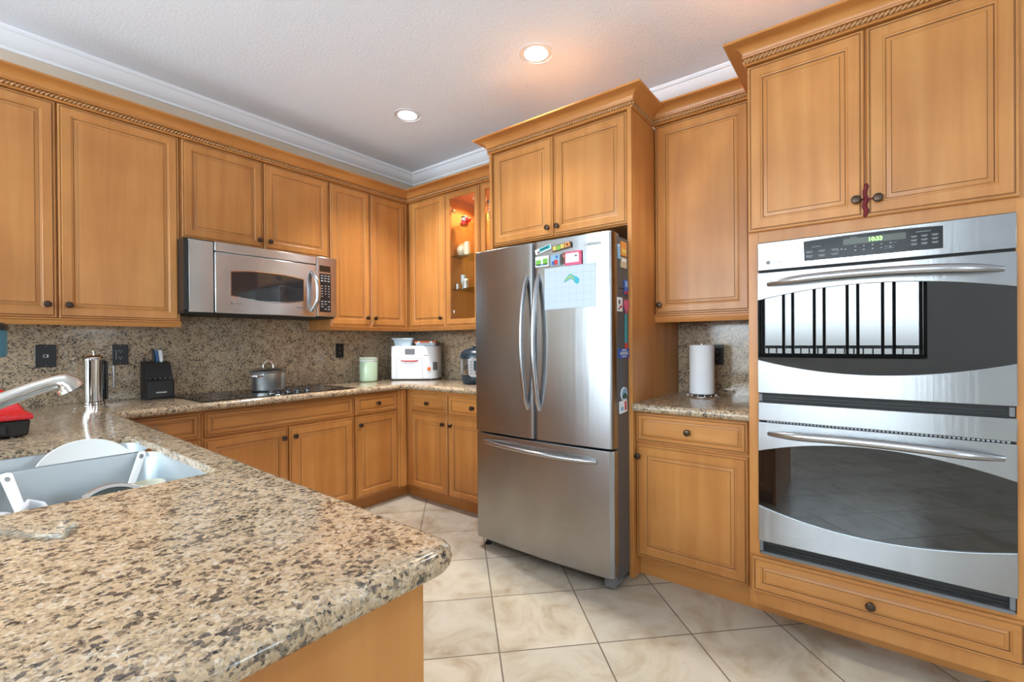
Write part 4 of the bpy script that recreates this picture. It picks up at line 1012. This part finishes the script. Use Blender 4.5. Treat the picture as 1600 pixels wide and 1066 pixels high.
# knife block
KB = thing('knife_block', 'black knife block with a few knives left of the cooktop', 'knife block', (-2.10, -.15, CT))
mb = MB(); sp_ = lambda a, d, b: (d, a, b)
mb.prism([(-.215, CT), (-.075, CT), (-.075, CT+.222), (-.150, CT+.215), (-.190, CT+.118), (-.215, CT+.112)], sp_, -2.166, -2.034); mb.build('block', BLACKM, KB, bevel=.003, smooth=0)
MB().box(-2.158, -2.042, -.222, -.2155, CT+.008, CT+.104).build('front_plate', BLACK, KB, bevel=.002)
MB().box(-2.126, -2.074, -.2235, -.2220, CT+.036, CT+.043).build('badge', LGREY, KB, smooth=0)
for i in range(5):
    sh = thing('steak_knife', 'small knife in the front slots of the knife block', 'knife', (-2.148+i*.024, -.202, CT+.105), 'small knives in the knife block')
    MB().box(-2.152+i*.024, -2.144+i*.024, -.206, -.194, CT+.1155, CT+.126).build('handle', BLACK, sh, bevel=.002); MB().lathe([(.002, 0), (.002, .0012)], (-2.148+i*.024, -.206, CT+.121), 8, (0, -1, 0)).build('rivet', CHROME, sh)
for x, y, h, w, m_, lab in ((-2.106, -.108, .085, .012, BLACK, 'black-handled knife standing tallest in the knife block'), (-2.094, -.118, .074, .011, simple('knife_blue', (.02, .10, .30), .35), 'blue-handled knife between the black and the white one'),
                            (-2.076, -.126, .074, .016, WHITEP, 'white-handled knife standing in the knife block'), (-2.150, -.10, .030, .010, BLACK, 'short dark knife at the left of the knife block')):
    kn = thing('kitchen_knife', lab, 'knife', (x, y, CT+.22))
    MB().loft([[(x+a*w/2*f+lean*h*.10*g, y+b*.011, CT+.216+h*g) for a, b in ((-1, -1), (1, -1), (1, 1), (-1, 1))] for g, f, lean in ((0, .8, 0), (.25, 1, -.3), (.8, 1.05, -.6), (1, .8, -.8))]).build('handle', m_, kn, bevel=.002)
    MB().box(x-.001, x+.001, y-.009, y+.009, CT+.10, CT+.217).build('blade', SSH, kn, smooth=0)
# mint canister
mc_ = (-.640, -.165, CT)
CN = thing('canister', 'mint green lidded ceramic canister on the counter near the corner', 'canister', mc_)
MB().lathe([(.068, 0), (.073, .004), (.074, .012), (.074, .160), (.070, .168), (.070, .170)], mc_, 36).build('body', MINT, CN, smooth=50)
MB().lathe([(.072, .1705), (.074, .174), (.074, .180), (.071, .184)], mc_, 36).build('seal_ring', WHITEP, CN, smooth=50)
MB().lathe([(.073, .1845), (.076, .188), (.076, .198), (.072, .206), (.0, .210)], mc_, 36).build('lid', simple('pale_mint', (.62, .72, .55), .25), CN, smooth=50)
MB().tube([(mc_[0]+.060, mc_[1]-.050, CT+.198), (mc_[0]+.064, mc_[1]-.054, CT+.175), (mc_[0]+.060, mc_[1]-.050, CT+.140), (mc_[0]+.056, mc_[1]-.050, CT+.118)], .003, 8).build('clasp', NICKEL, CN)
# white appliance standing diagonally in the corner
ac = Vector((-.250, -.334)); aN = Vector((-.80, -.60)); aA = Vector((.60, -.80))
AM = lambda a, n, z: (ac.x+aA.x*a+aN.x*n, ac.y+aA.y*a+aN.y*n, CT+z)
WA = thing('countertop_appliance', 'white countertop appliance with orange handle in the corner of the worktop', 'appliance', AM(0, 0, 0))
body = arc(.20-.10, .14-.10, .10, 90, 0, 8)+arc(.20-.03, -.13+.03, .03, 0, -90, 4)+arc(-.20+.03, -.13+.03, .03, 270, 180, 4)+arc(-.20+.02, .14-.02, .02, 180, 90, 4)
mb = MB(); rg = []
for z, i in ((.010, .004), (.014, 0), (.285, 0), (.295, .004), (.298, .010)):
    rg.append([AM(a*(1-i/.2), n*(1-i/.14), z) for a, n in body])
mb.loft(rg); mb.build('body', WHITEP, WA, smooth=40)
for a in (-.15, .14):
    for n in (-.09, .09): MB().lathe([(.012, 0), (.012, .0105)], AM(a, n, 0), 12).build('foot', GREY, WA)
MB().box(-.075, .010, .1395, .1415, .222, .272, mp=AM).build('display', GREY, WA, smooth=0)
dp = MB(); dp.box(-.150, .075, .1395, .142, .012, .186, mp=AM); dp = dp.build('front_flap', WHITEP, WA, bevel=.0008)
for a0, a1, z0, z1 in ((-.152, .077, .186, .188), (-.152, -.150, .010, .186), (.075, .077, .010, .186)): MB().box(a0, a1, .1395, .1408, z0, z1, mp=AM).build('seam', GREY, WA, smooth=0)
MB().tube([AM(-.110, .143, .170), AM(-.07, .149, .166), AM(.0, .149, .166), AM(.040, .143, .170)], [.004, .0055, .0055, .004], 10).build('flap_handle', REDM, WA)
text_dash = MB().box(.085, .125, .1392, .1402, .212, .217, mp=AM).build('badge_print', GREY, WA, smooth=0)
# right rounded end: window and dial on the curved corner
def corner_patch(a0, a1, z0, z1, off):
    mb = MB(); rg = []
    for i in range(7):
        th = R(a0+(a1-a0)*i/6)
        rg.append([AM(.10+(.10+o)*math.cos(th), .04+(.10+o)*math.sin(th), z) for o, z in ((.0, z0), (off, z0), (off, z1), (.0, z1))])
    return mb.loft(rg)
corner_patch(88, 10, .015, .188, .0015).build('side_door', WHITEP, WA, smooth=30)
corner_patch(52, 22, .085, .155, .003).build('side_window', GREY, WA, smooth=30)
th = R(72); dc = Vector(AM(.10+.101*math.cos(th), .04+.101*math.sin(th), .098)); dn = Vector((aA.x*math.cos(th)+aN.x*math.sin(th), aA.y*math.cos(th)+aN.y*math.sin(th), 0))
MB().lathe([(.015, 0), (.016, .004), (.013, .008), (.0, .009)], dc, 18, dn).build('dial', ORANGE, WA)
MB().tube([AM(-.19, -.05, .05), AM(-.215, -.03, .045), AM(-.225, .0, .012), AM(-.215, .04, .006), AM(-.205, .0, .005)], .004, 8).build('power_cord', BLACK, WA)
# containers on the white appliance
PC = thing('food_container', 'clear pale blue plastic tub on the left of the white appliance', 'container', AM(-.12, 0, .2985))
PBL = simple('pale_blue_plastic', (.55, .66, .74), .2)
mb = MB(); mb.loft([[AM(-.115+a, .01+n, z) for a, n in rrect(-w, w, -d, d, .018, 4)] for w, d, z in ((.075, .05, .2990), (.085, .058, .350), (.095, .066, .352), (.096, .067, .356))]); mb.build('tub', PBL, PC, smooth=40)
mb = MB(); mb.loft([[AM(-.115+a, .01+n, z) for a, n in rrect(-w, w, -d, d, .018, 4)] for w, d, z in ((.098, .069, .3563), (.100, .071, .360), (.098, .069, .366), (.086, .058, .368))]); mb.build('lid', simple('pale_blue_lid', (.62, .72, .80), .25), PC, smooth=40)
OC = thing('food_container', 'low orange-lidded container on the right of the white appliance', 'container', AM(.08, 0, .2985))
mb = MB(); mb.loft([[AM(.085+a, .01+n, z) for a, n in rrect(-w, w, -d, d, .02, 4)] for w, d, z in ((.085, .055, .2990), (.092, .062, .324))]); mb.build('tub', PBL, OC, smooth=40)
mb = MB(); mb.loft([[AM(.085+a, .01+n, z) for a, n in rrect(-w, w, -d, d, .02, 4)] for w, d, z in ((.096, .066, .3243), (.099, .069, .328), (.099, .069, .336), (.092, .062, .340))]); mb.build('lid', ORANGE, OC, smooth=40)
for a in (.03, .14): MB().box(a-.012, a+.012, .071, .082, .318, .337, mp=AM).build('clip', WHITEP, OC, bevel=.002)
# pressure cooker at the refrigerator edge
pcx, pcy = -.285, -1.105; iN = Vector((-.74, -.67)); iA = Vector((.67, -.74)); IC = (pcx, pcy, CT)
IM = lambda a, n, z: (pcx+iA.x*a+iN.x*n, pcy+iA.y*a+iN.y*n, CT+z)
PCk = thing('pressure_cooker', 'black and steel pressure cooker half hidden by the refrigerator', 'cooker', IC)
MB().lathe([(.110, 0), (.128, .010), (.136, .040), (.138, .075)], IC, 40).build('base', DBLUE, PCk, smooth=50)
MB().lathe([(.138, .0752), (.140, .085), (.140, .190), (.138, .198)], IC, 40).build('shell', SSH, PCk, smooth=40)
MB().lathe([(.138, .1985), (.146, .204), (.146, .220), (.134, .250), (.10, .272), (.05, .282), (.0, .284)], IC, 40).build('lid', DBLUE, PCk, smooth=50)
MB().box(-.045, .045, -.02, .02, .280, .300, mp=IM).build('lid_handle', BLACK, PCk, bevel=.006)
cpn = MB().prism([(a, z) for a, z in rrect(-.075, .075, .060, .208, .03, 5)], lambda a, d, b: IM(a, d-.02*(a/.075)**2, b), .137, .152).build('control_panel', LGREY, PCk, bevel=.003, smooth=30)
MB().box(-.035, .035, .1515, .1535, .110, .185, mp=IM).build('display', DBLUE, cpn, bevel=.001)
MB().box(-.012, .012, .1530, .1545, .140, .168, mp=IM).build('display_icon', WHITEP, cpn, smooth=0)
mb = MB()
for i in range(5):
    for a in (-.055, .055): mb.box(a-.010, a+.010, .1430, .1446, .085+i*.022, .090+i*.022, mp=IM)
o = mb.build('key_print', GREY, cpn, smooth=0); o['kind'] = 'stuff'
# paper towel roll
ptc = (-.232, -2.795, CT)
TH = thing('paper_towel_holder', 'chrome paper towel stand on the nook worktop', 'holder', ptc)
MB().lathe([(.088, 0), (.090, .003), (.088, .007), (.03, .009), (.008, .012), (.0075, .305), (.0, .306)], ptc, 40).build('stand', CHROME, TH, smooth=40)
for i in range(14):
    a = 2*math.pi*i/14; MB().lathe([(.0, -.005), (.0045, -.0025), (.0055, 0), (.0045, .0025), (.0, .005)], (ptc[0]+.080*math.cos(a), ptc[1]+.080*math.sin(a), CT+.0122), 10).build('bead', CHROME, TH, smooth=60)
ro = MB().lathe([(.020, .0185), (.062, .0185), (.0675, .022), (.0675, .296), (.064, .299), (.020, .299), (.020, .0185)], ptc, 48, caps=(False, False)).build('paper_towel_roll', PAPER, origin=(ptc[0], ptc[1], CT+.0185), smooth=40); tag(ro, 'white roll of paper towels standing in the nook beside the ovens', 'paper towel')
# outlets
def outlet(mp, s, z, w, h, label, kind):
    t = thing('wall_outlet', label, 'outlet', mp(s, .0205, z))
    MB().box(s-w/2, s+w/2, .0203, .0275, z-h/2, z+h/2, mp=mp).build('cover_plate', BLACK, t, bevel=.002)
    if kind == 'jack':
        MB().box(s-.010, s+.010, .0272, .0282, z-.008, z+.008, mp=mp).build('jack', LGREY, t, smooth=0); MB().box(s-.007, s+.003, .0280, .0287, z-.006, z+.006, mp=mp).build('jack_opening', BLACKM, t, smooth=0)
    else:
        for dz in (.020, -.020):
            k = MB().prism([(s+.015*math.cos(2*math.pi*i/16), z+dz+.014*math.sin(2*math.pi*i/16)) for i in range(16)], mp, .0272, .0290).build('socket', BLACK, t, smooth=0)
            for da, dd in ((-.006, .003), (.006, .003), (0, -.006)): MB().box(s+da-.0013, s+da+.0013, .0288, .0294, z+dz+dd-.003, z+dz+dd+.003, mp=mp).build('slot', LGREY, k, smooth=0)
    for dz in (h*.42, -h*.42): MB().lathe([(.0028, 0), (.0028, .001)], mp(s, .0272, z+dz), 8, Vector(mp(0, 1, 0))-Vector(mp(0, 0, 0))).build('screw', GREY, t, smooth=0)
    return t
outlet(N, -2.558, 1.177, .080, .122, 'black wall plate with a single jack, leftmost on the backsplash', 'jack')
o2 = outlet(N, -2.246, 1.177, .074, .120, 'black duplex outlet on the backsplash right of the steel carafe', 'duplex')
MB().box(-2.246-.021, -2.246-.019, .0272, .0285, 1.150, 1.204, mp=N).build('edge_line', LGREY, o2, smooth=0)
outlet(N, -.822, 1.175, .070, .120, 'black duplex outlet on the backsplash left of the mint canister', 'duplex')
outlet(E, 2.826, 1.149, .074, .122, 'black outlet partly behind the paper towel roll', 'duplex')
# red ribbon tied between the upper oven cabinet knobs
pts = [E(3.5565+.004*math.sin(i*1.3), ON+.026+.004*math.cos(i*1.7), 1.818-i*.0093) for i in range(14)]
rb = thing('ribbon', 'dark red ribbon hanging between the two knobs above the ovens', 'ribbon', pts[0])
FAB = simple('red_fabric', (.17, .012, .02), .8)
MB().tube(pts, [.006, .009, .008, .010, .008, .010, .009, .011, .009, .011, .009, .010, .008, .005], 10, flat=.6).build('twist', FAB, rb, smooth=60)
MB().tube([E(3.5565, ON+.026, 1.770), E(3.545, ON+.022, 1.762), E(3.530, ON+.024, 1.771)], .003, 8).build('loop', FAB, rb); MB().tube([E(3.5565, ON+.026, 1.770), E(3.570, ON+.022, 1.760), E(3.592, ON+.024, 1.767)], .003, 8).build('loop', FAB, rb)

# ------------------------------------------------------------------ inside the glass cabinet
IVORY = simple('ivory_wax', (.75, .66, .50), .5); GOLD = simple('gold_pattern', (.50, .30, .10), .35, .3)
def onshelf(s, n, z): return E(s, n, z+.0003)
c0 = onshelf(.915, .235, SHZ[2]); t = thing('figurine', 'red and white round figurine on the top glass shelf', 'figurine', c0)
def ball(c, r, dz, sx=1, sz=1, n=18): return MB().lathe([(r*sx*math.sin(math.pi*i/10), r*sz*-math.cos(math.pi*i/10)) for i in range(11)], (c[0], c[1], c[2]+dz), n)
ball(c0, .030, .024, 1.25, .8).build('body', REDM, t); ball(c0, .026, .058, 1.15, .9).build('head', WHITEC, t)
ball((c0[0]-.018, c0[1], c0[2]), .012, .050, 1.2, .8).build('face', PINK, t); ball(c0, .022, .080, 1.3, .5).build('hat', simple('figurine_green', (.16, .22, .10), .5), t); ball((c0[0], c0[1]-.045, c0[2]), .022, .052, 1.1, 1).build('flower', REDM, t); ball((c0[0]-.008, c0[1]-.022, c0[2]), .012, .080).build('flower', WHITEC, t)
c0 = onshelf(.885, .215, SHZ[1]); t = thing('lidded_jar', 'patterned gold and cream lidded jar on the middle glass shelf', 'jar', c0)
def jar_mat():
    m, tr, b = nodes('patterned_jar'); v = tr.nodes.new('ShaderNodeTexVoronoi'); v.inputs['Scale'].default_value = 70; tc = tr.nodes.new('ShaderNodeTexCoord'); tr.links.new(tc.outputs['Object'], v.inputs['Vector'])
    tr.links.new(ramp(tr, v.outputs['Distance'], [(.2, (.70, .58, .42)), (.45, (.42, .22, .08)), (.6, (.75, .66, .52))]), b.inputs['Base Color']); b.inputs['Roughness'].default_value = .3; return m
MB().lathe([(.030, 0), (.034, .004), (.050, .025), (.058, .05), (.054, .07), (.044, .080), (.046, .086)], c0, 30).build('body', jar_mat(), t, smooth=60)
MB().lathe([(.046, .0862), (.044, .094), (.028, .106), (.008, .111), (.007, .116), (.010, .121), (.0, .127)], c0, 30).build('lid', GOLD, t, smooth=60)
c0 = onshelf(.965, .255, SHZ[1]); o = MB().lathe([(.024, 0), (.024, .105), (.020, .108), (.0, .106)], c0, 24).build('pillar_candle', IVORY, origin=c0, smooth=40); tag(o, 'ivory pillar candle beside the patterned jar', 'candle')
c0 = onshelf(.850, .255, SHZ[0]); o = MB().lathe([(.014, 0), (.018, .045), (.0165, .046), (.012, .004), (.0, .004)], c0, 20).build('cup', simple('pewter', (.62, .63, .65), .25, .8), origin=c0, smooth=40); tag(o, 'small pewter cup, leftmost on the lowest glass shelf', 'cup')
c0 = onshelf(.905, .24, SHZ[0]); o = MB().lathe([(.018, 0), (.019, .003), (.008, .010), (.010, .03), (.023, .06), (.021, .115), (.019, .116), (.020, .062), (.0, .035)], c0, 20).build('stem_glass', simple('smoky_glass', (.42, .47, .50), .08, 0, .8), origin=c0, smooth=50); tag(o, 'tall clear stem glass on the lowest glass shelf', 'glass')
c0 = onshelf(.962, .27, SHZ[0]); t = thing('shaker', 'pale silver shaker with lid, right of the stem glass', 'shaker', c0)
MB().lathe([(.020, 0), (.021, .004), (.019, .055), (.021, .060)], c0, 20).build('body', simple('pale_silver', (.66, .66, .64), .3, .5), t, smooth=40); MB().lathe([(.021, .0603), (.020, .074), (.010, .080), (.0, .081)], c0, 20).build('lid', WHITEC, t, smooth=50)
c0 = E(.985, .26, RB+.0455); o = MB().lathe([(.026, 0), (.032, .012), (.034, .030), (.020, .042), (.0, .046)], c0, 20).build('ceramic_bowl', CREAM, origin=c0, smooth=50); tag(o, 'cream ceramic piece on the floor of the glass cabinet', 'ornament')
c0 = onshelf(1.262, .29, SHZ[2]); t = thing('figurine', 'ivory animal figurine on the top shelf behind the right glass door', 'figurine', c0)
for dx in (-.02, .02):
    for dy in (-.008, .008): MB().lathe([(.005, 0), (.006, .045)], (c0[0]+dy, c0[1]-dx, c0[2]), 10).build('leg', IVORY, t)
ball(c0, .022, .055, 1.5, .75).build('body', IVORY, t); MB().tube([(c0[0], c0[1]+.022, c0[2]+.06), (c0[0], c0[1]+.034, c0[2]+.095), (c0[0], c0[1]+.052, c0[2]+.088)], [.012, .009, .006], 10).build('neck', IVORY, t)
c0 = onshelf(1.262, .28, SHZ[1]); t = thing('decanter', 'small tan decanter with stopper behind the right glass door', 'decanter', c0)
MB().lathe([(.026, 0), (.030, .006), (.030, .04), (.014, .060), (.010, .075), (.012, .078)], c0, 22).build('body', TANM, t, smooth=50); MB().lathe([(.008, .0783), (.012, .088), (.0, .098)], c0, 16).build('stopper', IVORY, t, smooth=50)

# ------------------------------------------------------------------ recessed lights
LENS = {}
def can(x, y, label, col, energy, group='recessed ceiling lights'):
    t = thing('recessed_light', label, 'ceiling light', (x, y, CEIL-.004), group)
    MB().lathe([(.066, -.001), (.070, .003), (.092, .003), (.094, -.001)], (x, y, CEIL-.0032), 40, caps=(False, False)).build('trim_ring', TRIMW, t, smooth=40)
    k = tuple(col)
    if k not in LENS: LENS[k] = simple('lamp_lens_%d' % len(LENS), (.9, .9, .9), .5, emit=col, estr=4.0)
    MB().lathe([(.0, .0), (.068, .0), (.068, .002), (.0, .002)], (x, y, CEIL-.0022), 32).build('lens', LENS[k], t, smooth=0)
    d = bpy.data.lights.new('recessed_lamp', 'SPOT'); d.energy = energy; d.color = col; d.spot_size = R(98); d.spot_blend = .9; d.shadow_soft_size = .06
    o = bpy.data.objects.new('recessed_lamp', d); COL.objects.link(o); o.location = (x, y, CEIL-.012)
WARM = (.985, .99, 1)
can(-.840, -2.069, 'round recessed ceiling light in front of the refrigerator cabinet', (1, .985, .86), 95)
can(-.831, -.935, 'round recessed ceiling light near the back corner of the kitchen', (.985, .99, 1), 95)
for x, y, lab in ((-.84, -3.25, 'added unseen recessed light over the floor before the ovens'), (-2.95, -2.20, 'added unseen recessed light over the sink peninsula'), (-2.60, -4.60, 'added unseen recessed light in the open area south of the peninsula'), (-4.4, -2.2, 'added unseen recessed light in the adjoining room near the window'), (-3.0, -5.4, 'added unseen recessed light in the adjoining room near the added south door')):
    can(x, y, lab, WARM, 45)  # extra cans out of view, added to raise the room light
